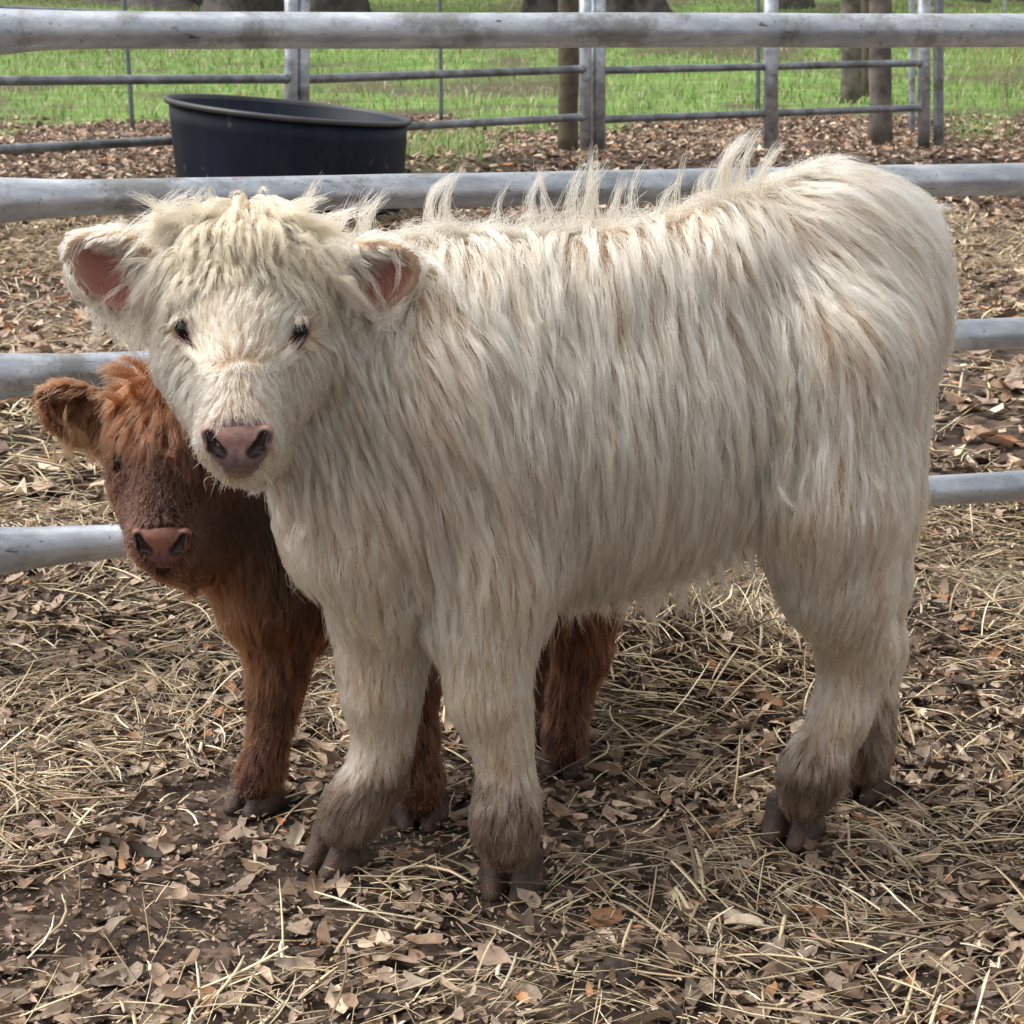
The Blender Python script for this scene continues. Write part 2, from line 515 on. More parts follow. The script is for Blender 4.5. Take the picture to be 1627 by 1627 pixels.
# the loose heap behind the pale calf's belly
hp = straws("straw_heap", 22000, 2.3, 3.1, 13, lmin=0.04, lmax=0.13, r0=0.0009, r1=0.0022, lift=2.6, tilt=0.5,
            dens=lambda x, y: np.exp(-((x - 0.25) / 0.16) ** 2 - ((y - 2.68) / 0.17) ** 2) * 1.0)
tag(hp, "loose heap of pale straw behind the pale calf's belly", kind="stuff")

def grass(name, n, y0, y1, seed, h0, h1, w, spread=0.36, margin=0.5, dens=None, pal=None, power=1.0):
    rng = np.random.default_rng(seed)
    x, y = sample_wedge(n, y0, y1, spread, margin, rng, power)
    d = grass_mask(x, y) if dens is None else dens(x, y)
    keep = rng.random(n) < d
    x, y = x[keep], y[keep]; n = len(x)
    clump = vnoise(x, y, 0.5, 51)
    H = (h0 + (h1 - h0) * rng.random(n)) * (0.5 + clump)
    yaw = rng.random(n) * 6.283
    dx = np.stack([np.cos(yaw), np.sin(yaw), np.zeros(n)], -1)
    side = np.stack([-np.sin(yaw), np.cos(yaw), np.zeros(n)], -1)
    lean = 0.2 + rng.random(n) * 0.7
    W = w * (0.6 + 0.8 * rng.random(n)) * (y / 20) ** 0.5
    K = 3
    V = np.zeros((n, K, 2, 3))
    p0 = np.stack([x, y, ground_h(x, y) - 0.005], -1)
    for i, (t, ww) in enumerate(((0, 1), (0.55, 0.8), (1, 0.12))):
        c = p0 + dx * (H * lean * t * t)[:, None] + np.array([0, 0, 1.0]) * (H * (t - 0.25 * t * t * lean))[:, None]
        V[:, i, 0] = c - side * (W * ww / 2)[:, None]
        V[:, i, 1] = c + side * (W * ww / 2)[:, None]
    base = np.arange(n)[:, None, None] * 6
    q = np.array([(0, 1, 3, 2), (2, 3, 5, 4)])
    f = (base + q[None]).reshape(-1, 4)
    if pal is None:
        pal = np.array([(0.11, 0.19, 0.045), (0.16, 0.25, 0.075), (0.27, 0.35, 0.14), (0.07, 0.125, 0.03), (0.34, 0.33, 0.20), (0.22, 0.18, 0.11)])
    c = pal[rng.choice(len(pal), n)] * (0.85 + 0.6 * rng.random(n))[:, None] * (1.0 + 0.6 * vnoise(x, y, 2.2, 77))[:, None]
    return mesh_np(name, V.reshape(-1, 3), f, np.full(len(f), 4), M_grass, color=np.repeat(c, 6, axis=0))

g1 = grass("grass", 210000, 10.5, 60, 61, 0.04, 0.12, 0.012, spread=0.45)
tag(g1, "bright green grass beyond the back pen rails", "grass", kind="stuff")
g3 = grass("grass_tuft", 26000, 11.0, 14.5, 63, 0.05, 0.16, 0.010, dens=lambda x, y: np.exp(-((CX + F * x / (y * cP + sP) - 712) / 62) ** 4 - ((y - 12.6) / 1.2) ** 4) * (0.35 + 0.65 * (vnoise(x, y, 0.4, 12) > 0.42)))
tag(g3, "bright green grass tuft on the bare ground right of the black tub", "grass tuft", kind="stuff")
wp = np.array([(0.22, 0.22, 0.10), (0.20, 0.27, 0.09), (0.28, 0.22, 0.13), (0.14, 0.24, 0.06), (0.18, 0.13, 0.08)])
g2 = grass("tall_grass", 9000, 16, 30, 62, 0.22, 0.55, 0.008, spread=0.45, margin=0.0, pal=wp,
           dens=lambda x, y: ((CX + F * x / (y * cP + sP)) > 1495) * smooth01((CX + F * x / (y * cP + sP) - 1495) / 60) * smooth01((vnoise(x, y, 1.1, 71) - 0.25) / 0.3))
tag(g2, "taller brownish green weeds at the far right behind the pen", "grass", kind="stuff")

# lumps of trodden earth lying on the litter
M_clod = mat_simple("trodden_earth", (0.035, 0.024, 0.018), 0.95, (0.10, 0.072, 0.052), 60, 1.0)
def clod(px, py, r, label, seed):
    g = G(px, py); rg_ = np.random.default_rng(seed)
    n1, n2 = 26, 18
    v = []; f = []
    k = rg_.normal(0, 1, (7, 3)) * 2.4; ph = rg_.random(7) * 6.28
    for i in range(n2 + 1):
        for j in range(n1):
            a = math.pi * i / n2; b = 2 * math.pi * j / n1
            d = np.array([math.sin(a) * math.cos(b), math.sin(a) * math.sin(b), math.cos(a)])
            m = 1 + 0.09 * sum(math.sin(k[q] @ d * (1 + q * 0.5) + ph[q]) for q in range(7))
            v.append(d * m * np.array([r * 1.3, r * 0.9, r * 0.55]))
    for i in range(n2):
        for j in range(n1):
            j2 = (j + 1) % n1
            f += [i * n1 + j, (i + 1) * n1 + j, (i + 1) * n1 + j2, i * n1 + j2]
    o = mesh_np("earth_clod", v, f, [4] * (n1 * n2), M_clod)
    o.location = (g[0], g[1], float(ground_h(g[0], g[1])) + r * 0.25)
    return tag(o, label, "clod")
clod(985, 1562, 0.026, "flattish brown lump of trodden earth in the straw near the bottom edge", 3)
clod(612, 1612, 0.020, "dark lump of trodden earth at the bottom edge below the pale calf", 4)
clod(1035, 1262, 0.020, "dark lump of earth on the litter between the pale calf's fore and hind legs", 5)
clod(500, 1168, 0.020, "dark lump of earth between the brown calf's front leg and the pale calf's leg", 6)

# ------------------------------------------------------------------ near fence
FA, FB = np.array([-0.7457, 2.75, 0.0]), np.array([0.8532, 3.1464, 0.0])
fdir = (FB - FA) / np.linalg.norm(FB - FA)
FL = np.linalg.norm(FB - FA)

def fence_pt(s, z):
    p = FA + fdir * s
    return np.array([p[0], p[1], z - 0.0074 * s / FL])

nf = empty("pipe_fence", fence_pt(-0.16, 0), "galvanised four rail pipe fence panel right behind both calves", "fence")
rr = random.Random(4)
for z in (0.9528, 0.7161, 0.4596, 0.1926):
    mb = MB()
    ss = [-0.16, -0.12, -0.08, -0.04, 0.0, 0.04, 0.08, 0.14, 0.2] + [0.3 + 0.1 * i for i in range(25)]
    pts = []; rad_ = []
    for s in ss:
        flare = max(0.0, (0.14 - s) / 0.3)
        pts.append(fence_pt(s, z - 0.012 * flare ** 2 + (rr.random() - 0.5) * 0.0012))
        rad_.append(0.0262 + 0.026 * flare ** 1.6)
    mb.tube(pts, rad_, 28)
    mb.build("rail", M_galv, nf)
for s in (-0.17, 2.75):
    mb = MB()
    mb.tube([fence_pt(s, 0.0), fence_pt(s, 0.5), fence_pt(s, 1.0)], 0.03, 24)
    mb.build("upright", M_galv, nf)
# ------------------------------------------------------------------ back pen
def back_pt(px, d, z):
    u = (px - CX) / F
    p = P(px, 150, d)
    for _ in range(5):
        zc = d * cP + (CAMZ - z) * sP
        x = u * zc
    return np.array([x, d, z])

def back_panel(pxa, da, pxb, db, rails_a, rails_b, label, brace=None, mat=M_galv_far, sr=0.036):
    za = [P(pxa, y, da)[2] for y in rails_a]
    zb = [P(pxb, y, db)[2] for y in rails_b]
    e = empty("pen_panel", back_pt(pxa, da, 0), label, "fence panel", "tube panels of the back pen")
    sa = (za[0] - za[1]); sb = (zb[0] - zb[1])
    za = [za[1], za[0], za[0] + sa, za[0] + 2 * sa]
    zb = [zb[1], zb[0], zb[0] + sb, zb[0] + 2 * sb]
    for a, b in zip(za, zb):
        A = back_pt(pxa, da, a); B = back_pt(pxb, db, b)
        mb = MB()
        n = 12
        pts = [A + (B - A) * i / n for i in range(n + 1)]
        r_ = [0.034 if i in (0, n) else 0.0235 for i in range(n + 1)]
        pts = [pts[0], pts[0] + (pts[1] - pts[0]) * 0.25] + pts[1:-1] + [pts[-1] + (pts[-2] - pts[-1]) * 0.25, pts[-1]]
        r_ = [0.036, 0.024] + r_[1:-1] + [0.024, 0.036]
        mb.tube(pts, r_, 14)
        mb.build("rail", mat, e)
    top = za[-1] + 0.05
    for px, d, tp in ((pxa, da, top), (pxb, db, zb[-1] + 0.05)):
        mb = MB()
        z0 = float(ground_h(*back_pt(px, d, 0)[:2])) - 0.02
        mb.tube([back_pt(px, d, z0), back_pt(px, d, 0.6), back_pt(px, d, tp)], sr, 14)
        mb.build("upright", M_galv, e)
    if brace:
        k = (brace - pxa) / (pxb - pxa)
        d = da + (db - da) * k - 0.065
        mb = MB()
        mb.tube([back_pt(brace, d, 0.0), back_pt(brace, d, 0.6), back_pt(brace, d, top)], 0.046, 16)
        mb.build("brace", M_galv, e)
    return e

back_panel(-260, 8.5, 463, 9.95, (130, 252), (125, 213), "left tube panel of the back pen behind the black tub")
back_panel(481, 10.0, 930, 11.5, (126, 210), (110, 186), "middle tube panel of the back pen right of the black tub")
back_panel(951, 11.55, 1468, 12.8, (112, 190), (100, 171), "right tube panel of the back pen with one thick upright brace", brace=1225, sr=0.042)

def post(name, px, d, w_px, zt, mat, label, cat, group=None, taper=0.9, lean=0.0, seg=16, rough=0.0):
    b = back_pt(px, d, 0)
    g = float(ground_h(b[0], b[1]))
    zc = d * cP + CAMZ * sP
    r = w_px / 2 * zc / F
    mb = MB()
    rg = random.Random(int(px))
    n = 10
    pts = []; rs = []
    for i in range(n + 1):
        t = i / n
        z = g - 0.03 + (zt - g) * t
        q = back_pt(px, d, z)
        pts.append(q + np.array([lean * t + (rg.random() - .5) * rough * r, (rg.random() - .5) * rough * r, 0]))
        rs.append(r * (1 + (taper - 1) * t) * (1 + (rg.random() - .5) * rough))
    mb.tube(pts, rs, seg)
    o = mb.build(name, mat)
    # origin at the base
    me = o.data
    co = np.empty(len(me.vertices) * 3, np.float32); me.vertices.foreach_get("co", co)
    co = co.reshape(-1, 3) - pts[0].astype(np.float32)
    me.vertices.foreach_set("co", co.ravel()); me.update()
    o.location = tuple(pts[0])
    return tag(o, label, cat, group)

M_wood = mat_simple("weathered_wood", (0.055, 0.045, 0.030), 0.9, (0.14, 0.115, 0.08), 9, 0.8)
M_wood2 = mat_simple("grey_weathered_wood", (0.07, 0.06, 0.052), 0.9, (0.20, 0.17, 0.15), 9, 0.8)
M_dark = mat_simple("dark_painted_steel", (0.035, 0.045, 0.045), 0.6, (0.07, 0.08, 0.08), 30)
M_wire = mat_simple("dull_wire", (0.10, 0.13, 0.12), 0.6, (0.17, 0.2, 0.19), 30)
post("wooden_post", 903, 12.25, 34, 1.6, M_wood, "dark mossy round wooden post left of the middle pen upright", "post", rough=0.12)
post("wooden_post", 1399, 13.3, 38, 1.7, M_wood2, "thick round wooden post just left of the right pen corner", "post", rough=0.12)
post("wooden_post", 1352, 18.5, 34, 1.8, M_wood2, "pale grey wooden post farther back at the right, left of the thick one", "post", rough=0.12)
post("wooden_post", 1377, 19.5, 16, 1.8, M_wood, "narrow dark wooden post between the two grey posts", "post", rough=0.12)
post("steel_post", 1491, 13.1, 17, 1.9, M_galv_far, "dark steel post standing at the right pen corner", "post", seg=8)
post("corner_post", 1449, 14.6, 11, 1.4, M_galv, "slim pale steel post seen behind the right pen corner", "post", seg=8)
post("wire_stake", 211, 14.9, 8, 1.5, M_wire, "thin leaning wire stake in the grass left of the black tub", "stake", lean=-0.10, seg=6)
post("wire_stake", 701, 16.0, 7, 1.6, M_wire, "thin wire stake in the grass right of the black tub", "stake", lean=-0.02, seg=6)
post("wire_stake", 1204, 17.6, 8, 1.6, M_wire, "thin wire stake beside the thick upright brace", "stake", seg=6)
post("wire_stake", 1596, 30.0, 6, 2.1, M_galv, "pale thin stake standing in the grass at the far right", "stake", seg=6)

# ------------------------------------------------------------------ black tub
M_tub, _nt, _b = new_mat("black_rubber")
_c = ramp(_nt, noise(_nt, pos(_nt), 3, 6, 0.6), [(0.35, (0.002, 0.005, 0.014)), (0.65, (0.006, 0.012, 0.028))])
_c = mix(_nt, ramp(_nt, noise(_nt, pos(_nt), 9, 3, 0.5), [(0.70, 0.0), (0.74, 0.6)]), _c, (0.10, 0.095, 0.085))
_c = mix(_nt, ramp(_nt, noise(_nt, pos(_nt, (1, 1, 0.12)), 6, 7, 0.75), [(0.5, 0.0), (0.8, 0.35)]), _c, (0.05, 0.05, 0.05))
_nt.links.new(_c, _b.inputs['Base Color'])
_b.inputs['Roughness'].default_value = 0.55
_b.inputs['Specular IOR Level'].default_value = 0.22
M_tubrim = mat_simple("black_rubber_rim", (0.018, 0.021, 0.024), 0.5, (0.035, 0.038, 0.04), 8, 0.1)
tc = back_pt(464, 9.0, 0)
tub = empty("stock_tub", (tc[0], tc[1], float(ground_h(tc[0], tc[1]))), "large round black rubber feed tub tilted to the right behind the rails", "tub")
def lathe(profile, seg=72):
    v = []; f = []
    for (r, z) in profile:
        for k in range(seg):
            w = 2 * math.pi * k / seg
            v.append((r * math.cos(w), r * math.sin(w), z))
    for i in range(len(profile) - 1):
        for k in range(seg):
            k2 = (k + 1) % seg
            f.append((i * seg + k, i * seg + k2, (i + 1) * seg + k2, (i + 1) * seg + k))
    return v, f
tiltx = -rad(5.2)
def tub_part(profile, name, mat, closed=True):
    v, f = lathe(profile)
    v = np.array(v)
    z0 = 0.0
    # the wall is sheared so the rim leans while the base stays on the ground
    v[:, 2] = v[:, 2] * (1 + v[:, 0] / 0.565 * -0.115) + 0.0
    fl = [i for q in f for i in q]
    o = mesh_np(name, v, fl, [4] * len(f), mat)
    o.parent = tub
    return o
H_T = 0.500
tub_part([(0.0, 0.0), (0.50, 0.0), (0.515, 0.012), (0.522, 0.06), (0.535, 0.2), (0.549, 0.40), (0.552, H_T - 0.018),
          (0.541, H_T - 0.018), (0.525, 0.2), (0.505, 0.02), (0.0, 0.02)], "wall", M_tub)
tub_part([(0.553, H_T - 0.022), (0.570, H_T - 0.022), (0.574, H_T - 0.012), (0.570, H_T - 0.002), (0.560, H_T + 0.002), (0.543, H_T - 0.003), (0.541, H_T - 0.022)], "rim", M_tubrim)

# ------------------------------------------------------------------ trees beyond the grass
M_bark = mat_simple("bark", (0.035, 0.030, 0.027), 0.95, (0.115, 0.10, 0.09), 5, 1.0)
M_fol = mat_tint("foliage", 0.6, 0.2, 0.25)

def tree(px, d, w_px, label, seed, lean=0.0):
    rng = np.random.default_rng(seed)
    b = back_pt(px, d, 0)
    z0 = float(ground_h(b[0], b[1]))
    r = w_px / 2 * (d * cP + sP) / F
    e = empty("oak_tree", (b[0], b[1], z0), label, "tree", "trees on the grass beyond the pen")
    seg = 28
    v = []; f = []
    hs = [-0.3, 0.0, 0.15, 0.4, 0.9, 1.8, 3.0, 4.5]
    fl = [1.9, 1.55, 1.28, 1.1, 1.0, 0.92, 0.85, 0.6]
    ph = rng.random(4) * 6.28
    for h_, k_ in zip(hs, fl):
        for k in range(seg):
            w = 2 * math.pi * k / seg
            rr_ = r * k_ * (1 + (0.10 * math.sin(3 * w + ph[0]) + 0.07 * math.sin(5 * w + ph[1]) + 0.04 * math.sin(9 * w + ph[2])) * (1.8 if h_ < 0.5 else 1))
            v.append((rr_ * math.cos(w) + lean * h_, rr_ * math.sin(w), h_))
    for i in range(len(hs) - 1):
        for k in range(seg):
            k2 = (k + 1) % seg
            f.append((i * seg + k, i * seg + k2, (i + 1) * seg + k2, (i + 1) * seg + k))
    tr = MB(); tr.add(v, f)
    ends = []
    for k in range(6):
        a = k * 1.05 + rng.random() * 0.5
        l = 3.0 + rng.random() * 2
        p0 = np.array([lean * 4, 0, 3.6 + rng.random() * 0.7])
        dv = np.array([math.cos(a), math.sin(a), 0.55 + 0.5 * rng.random()])
        pts = [p0 + dv * l * t + np.array([0, 0, 0.4 * t * t]) + rng.normal(0, 0.12, 3) * (t > 0) for t in (0, 0.25, 0.5, 0.75, 1)]
        tr.tube(pts, [r * 0.45, r * 0.3, r * 0.22, r * 0.14, 0.05], 10)
        ends += pts[2:]
    tr.build("trunk", M_bark).parent = e
    n = 2600
    cs = np.array(ends)[rng.integers(0, len(ends), n)] + rng.normal(0, 0.75, (n, 3)) * np.array([1, 1, 0.7])
    cs[:, 2] = np.maximum(cs[:, 2], 3.4)
    R = rotmat(rng.random(n) * 6.28, rng.normal(0, 0.7, n), rng.normal(0, 0.7, n))
    s = 0.10 + 0.10 * rng.random(n)
    quad = np.array([(-1, 0, 0), (0, -0.5, 0.1), (1, 0, 0), (0, 0.5, 0.1)])
    V = np.einsum('nij,aj->nai', R, quad) * s[:, None, None] + cs[:, None]
    c = np.array([(0.04, 0.09, 0.02)]) * (0.6 + 0.9 * rng.random(n))[:, None]
    o = mesh_np("crown", V.reshape(-1, 3), np.arange(n * 4), np.full(n, 4), M_fol, color=np.repeat(c, 4, axis=0), smooth=False)
    o.parent = e
    return e

for i, a in enumerate([
        (40, 52, 150, "broad dark oak trunk at the far left edge above the rail"),
        (255, 46, 165, "massive dark oak trunk left of the left pen upright"),
        (395, 40, 130, "dark oak trunk directly left of the left pen upright"),
        (535, 33.5, 78, "dark oak trunk just right of the left pen upright"),
        (868, 40, 60, "dark trunk behind the mossy wooden post"),
        (1000, 46, 95, "dark trunk right of the middle pen uprights"),
        (1160, 62, 22, "slim far trunk between the middle uprights and the brace"),
        (1262, 50, 42, "dark far trunk just right of the upright brace"),
        (1530, 56, 55, "grey far trunk right of the pen corner post"),
        (1640, 60, 60, "dark far trunk cut by the right edge of the photo")]):
    tree(*a, seed=100 + i)

# ------------------------------------------------------------------ implicit surfaces
class Field:
    def __init__(s, lo, hi, h):
        s.lo = np.array(lo, float); s.h = h
        s.n = np.ceil((np.array(hi) - s.lo) / h).astype(int) + 1
        s.ax = [s.lo[i] + h * np.arange(s.n[i]) for i in range(3)]
        s.f = np.full(s.n, 0.25, np.float32)
    def _sub(s, lo, hi):
        a = np.clip(np.floor((lo - s.lo) / s.h).astype(int), 0, s.n)
        b = np.clip(np.ceil((hi - s.lo) / s.h).astype(int) + 1, 0, s.n)
        if np.any(b <= a): return None, None
        sl = tuple(slice(a[i], b[i]) for i in range(3))
        g = np.meshgrid(*[s.ax[i][a[i]:b[i]] for i in range(3)], indexing='ij')
        return sl, np.stack(g, -1).astype(np.float32)
    def _put(s, sl, d, k, op):
        f = s.f[sl]
        if op == 'add':
            hh = np.maximum(k - np.abs(f - d), 0) / k
            s.f[sl] = np.minimum(f, d) - hh * hh * k * 0.25
        else:
            d = -d
            hh = np.maximum(k - np.abs(f - d), 0) / k
            s.f[sl] = np.maximum(f, d) + hh * hh * k * 0.25
    def cone(s, a, b, ra, rb, k=0.03, op='add', m=0.09):
        a = np.array(a, float); b = np.array(b, float)
        R_ = max(ra, rb) + m
        sl, p = s._sub(np.minimum(a, b) - R_, np.maximum(a, b) + R_)
        if sl is None: return
        ab = b - a
        t = np.clip(((p - a) @ ab) / (ab @ ab), 0, 1)
        q = p - a - t[..., None] * ab
        d = np.sqrt((q * q).sum(-1)) - (ra + (rb - ra) * t)
        s._put(sl, d.astype(np.float32), k, op)
    def ell(s, c, semi, R=None, k=0.03, op='add', m=0.09):
        c = np.array(c, float); semi = np.array(semi, float)
        R = np.eye(3) if R is None else np.array(R)
        R_ = semi.max() + m
        sl, p = s._sub(c - R_, c + R_)
        if sl is None: return
        q = (p - c) @ R.T
        k0 = np.sqrt(((q / semi) ** 2).sum(-1)); k1 = np.sqrt(((q / semi ** 2) ** 2).sum(-1))
        d = np.where(k1 > 1e-6, k0 * (k0 - 1) / np.maximum(k1, 1e-6), -semi.min())
        s._put(sl, d.astype(np.float32), k, op)
    def chain(s, pts, k=0.03):
        for (a, ra), (b, rb) in zip(pts[:-1], pts[1:]):
            s.cone(a, b, ra, rb, k)
    def floor(s, z):
        g = (z - s.ax[2])[None, None, :].astype(np.float32)
        s.f = np.maximum(s.f, g)
    def sample(s, p):
        q = (p - s.lo) / s.h
        q = np.clip(q, 0, s.n - 1.001)
        i = np.floor(q).astype(int); t = q - i
        r = 0
        for dx in (0, 1):
            wx = t[:, 0] if dx else 1 - t[:, 0]
            for dy in (0, 1):
                wy = t[:, 1] if dy else 1 - t[:, 1]
                for dz in (0, 1):
                    wz = t[:, 2] if dz else 1 - t[:, 2]
                    r = r + s.f[i[:, 0] + dx, i[:, 1] + dy, i[:, 2] + dz] * wx * wy * wz
        return r
    def grad(s, p):
        e = s.h
        g = np.stack([s.sample(p + np.eye(3)[i] * e) - s.sample(p - np.eye(3)[i] * e) for i in range(3)], -1)
        return g / np.maximum(np.linalg.norm(g, axis=1, keepdims=True), 1e-9)
    def nets(s):
        f = s.f; ins = f < 0
        nx, ny, nz = f.shape
        corners = [(0,0,0),(1,0,0),(0,1,0),(1,1,0),(0,0,1),(1,0,1),(0,1,1),(1,1,1)]
        cnt = np.zeros((nx-1, ny-1, nz-1), np.int8)
        for c in corners:
            cnt += ins[c[0]:nx-1+c[0], c[1]:ny-1+c[1], c[2]:nz-1+c[2]]
        act = (cnt > 0) & (cnt < 8)
        ci = np.argwhere(act)
        vid = -np.ones(act.shape, np.int64)
        vid[act] = np.arange(len(ci))
        acc = np.zeros((len(ci), 3)); num = np.zeros(len(ci))
        edges = [(a, b) for a in range(8) for b in range(a + 1, 8) if sum(abs(corners[a][k] - corners[b][k]) for k in range(3)) == 1]
        for a, b in edges:
            A = np.array(corners[a]); B = np.array(corners[b])
            fa = f[tuple((ci + A).T)]; fb = f[tuple((ci + B).T)]
            m = (fa < 0) != (fb < 0)
            t = np.where(m, fa / np.where(m, fa - fb, 1), 0)
            acc += m[:, None] * (A + t[:, None] * (B - A)); num += m
        V = s.lo + (ci + acc / num[:, None]) * s.h
        Q = []
        for ax in range(3):
            o1, o2 = [(1, 2), (2, 0), (0, 1)][ax]
            sl0 = [slice(None)] * 3; sl1 = [slice(None)] * 3
            sl0[ax] = slice(0, -1); sl1[ax] = slice(1, None)
            A = ins[tuple(sl0)]; B = ins[tuple(sl1)]
            e = np.argwhere(A != B)
            e = e[(e[:, o1] > 0) & (e[:, o2] > 0) & (e[:, o1] < f.shape[o1] - 1) & (e[:, o2] < f.shape[o2] - 1)]
            d1 = np.zeros(3, int); d1[o1] = 1
            d2 = np.zeros(3, int); d2[o2] = 1
            q = np.stack([vid[tuple((e - d1 - d2).T)], vid[tuple((e - d2).T)], vid[tuple(e.T)], vid[tuple((e - d1).T)]], -1)
            fl = ~A[tuple(e.T)]
            q[fl] = q[fl][:, ::-1]
            Q.append(q)
        return V, np.concatenate(Q)

# ------------------------------------------------------------------ fur
def norm(v):
    return v / np.maximum(np.linalg.norm(v, axis=-1, keepdims=True), 1e-9)

def surf_sample(V, Q, n, rng, wfun=None):
    T = np.concatenate([Q[:, [0, 1, 2]], Q[:, [0, 2, 3]]])
    a, b, c = V[T[:, 0]], V[T[:, 1]], V[T[:, 2]]
    ar = np.linalg.norm(np.cross(b - a, c - a), axis=1) / 2
    if wfun is not None: ar = ar * wfun((a + b + c) / 3)
    i = rng.choice(len(T), n, p=ar / ar.sum())
    u, v = rng.random(n), rng.random(n)
    m = u + v > 1
    u[m], v[m] = 1 - u[m], 1 - v[m]
    return a[i] + u[:, None] * (b[i] - a[i]) + v[:, None] * (c[i] - a[i])

def comb(ctrl, p, power=3.0):
    """inverse distance blend of the comb table; returns dir, length, thickness, curl, lift"""
    C = np.array([c[0] for c in ctrl]); D = np.array([c[1] for c in ctrl])
    out = []
    for s in range(0, len(p), 4000):
        q = p[s:s + 4000]
        d2 = ((q[:, None] - C[None]) ** 2).sum(-1)
        w = 1 / (d2 + 0.015 ** 2) ** power
        w /= w.sum(1, keepdims=True)
        out.append(w @ D)
    return np.concatenate(out)

def mk_ctrl(rows):
    r = []
    for (px, py, d, dx, dy, dd, L, th, curl, lift) in rows:
        leg = py > 985 and L < 4.2
        head = px < 545 and py > 440 and py < 790 and d < 1.95 or (px < 360 and py > 690 and L < 3.2)
        if leg: L *= 0.85; th *= 0.38; lift *= 0.8
        if head: L *= 0.8; th *= 0.42; lift *= 0.6
        v = np.array([dx, dd, -dy], float); v /= np.linalg.norm(v)
        r.append((P(px, py, d), [v[0], v[1], v[2], L / 100, th / 100, curl, lift]))
    return r

def hair_object(name, paths, radius, color, mat, parent):
    n, K, _ = paths.shape
    hc = bpy.data.hair_curves.new(name)
    hc.add_curves([K] * n)
    hc.position_data.foreach_set("vector", paths.astype(np.float32).ravel())
    ra = hc.attributes.get("radius") or hc.attributes.new("radius", 'FLOAT', 'POINT')
    ra.data.foreach_set("value", radius.astype(np.float32).ravel())
    ca = hc.attributes.new("tint", 'FLOAT_COLOR', 'POINT')
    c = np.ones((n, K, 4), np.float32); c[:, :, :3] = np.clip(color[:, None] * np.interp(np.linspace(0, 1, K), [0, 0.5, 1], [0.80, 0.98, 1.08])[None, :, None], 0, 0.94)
    ca.data.foreach_set("color", c.ravel())
    hc.materials.append(mat)
    o = bpy.data.objects.new(name, hc)
    COL.objects.link(o)
    adopt(o, parent)
    return o

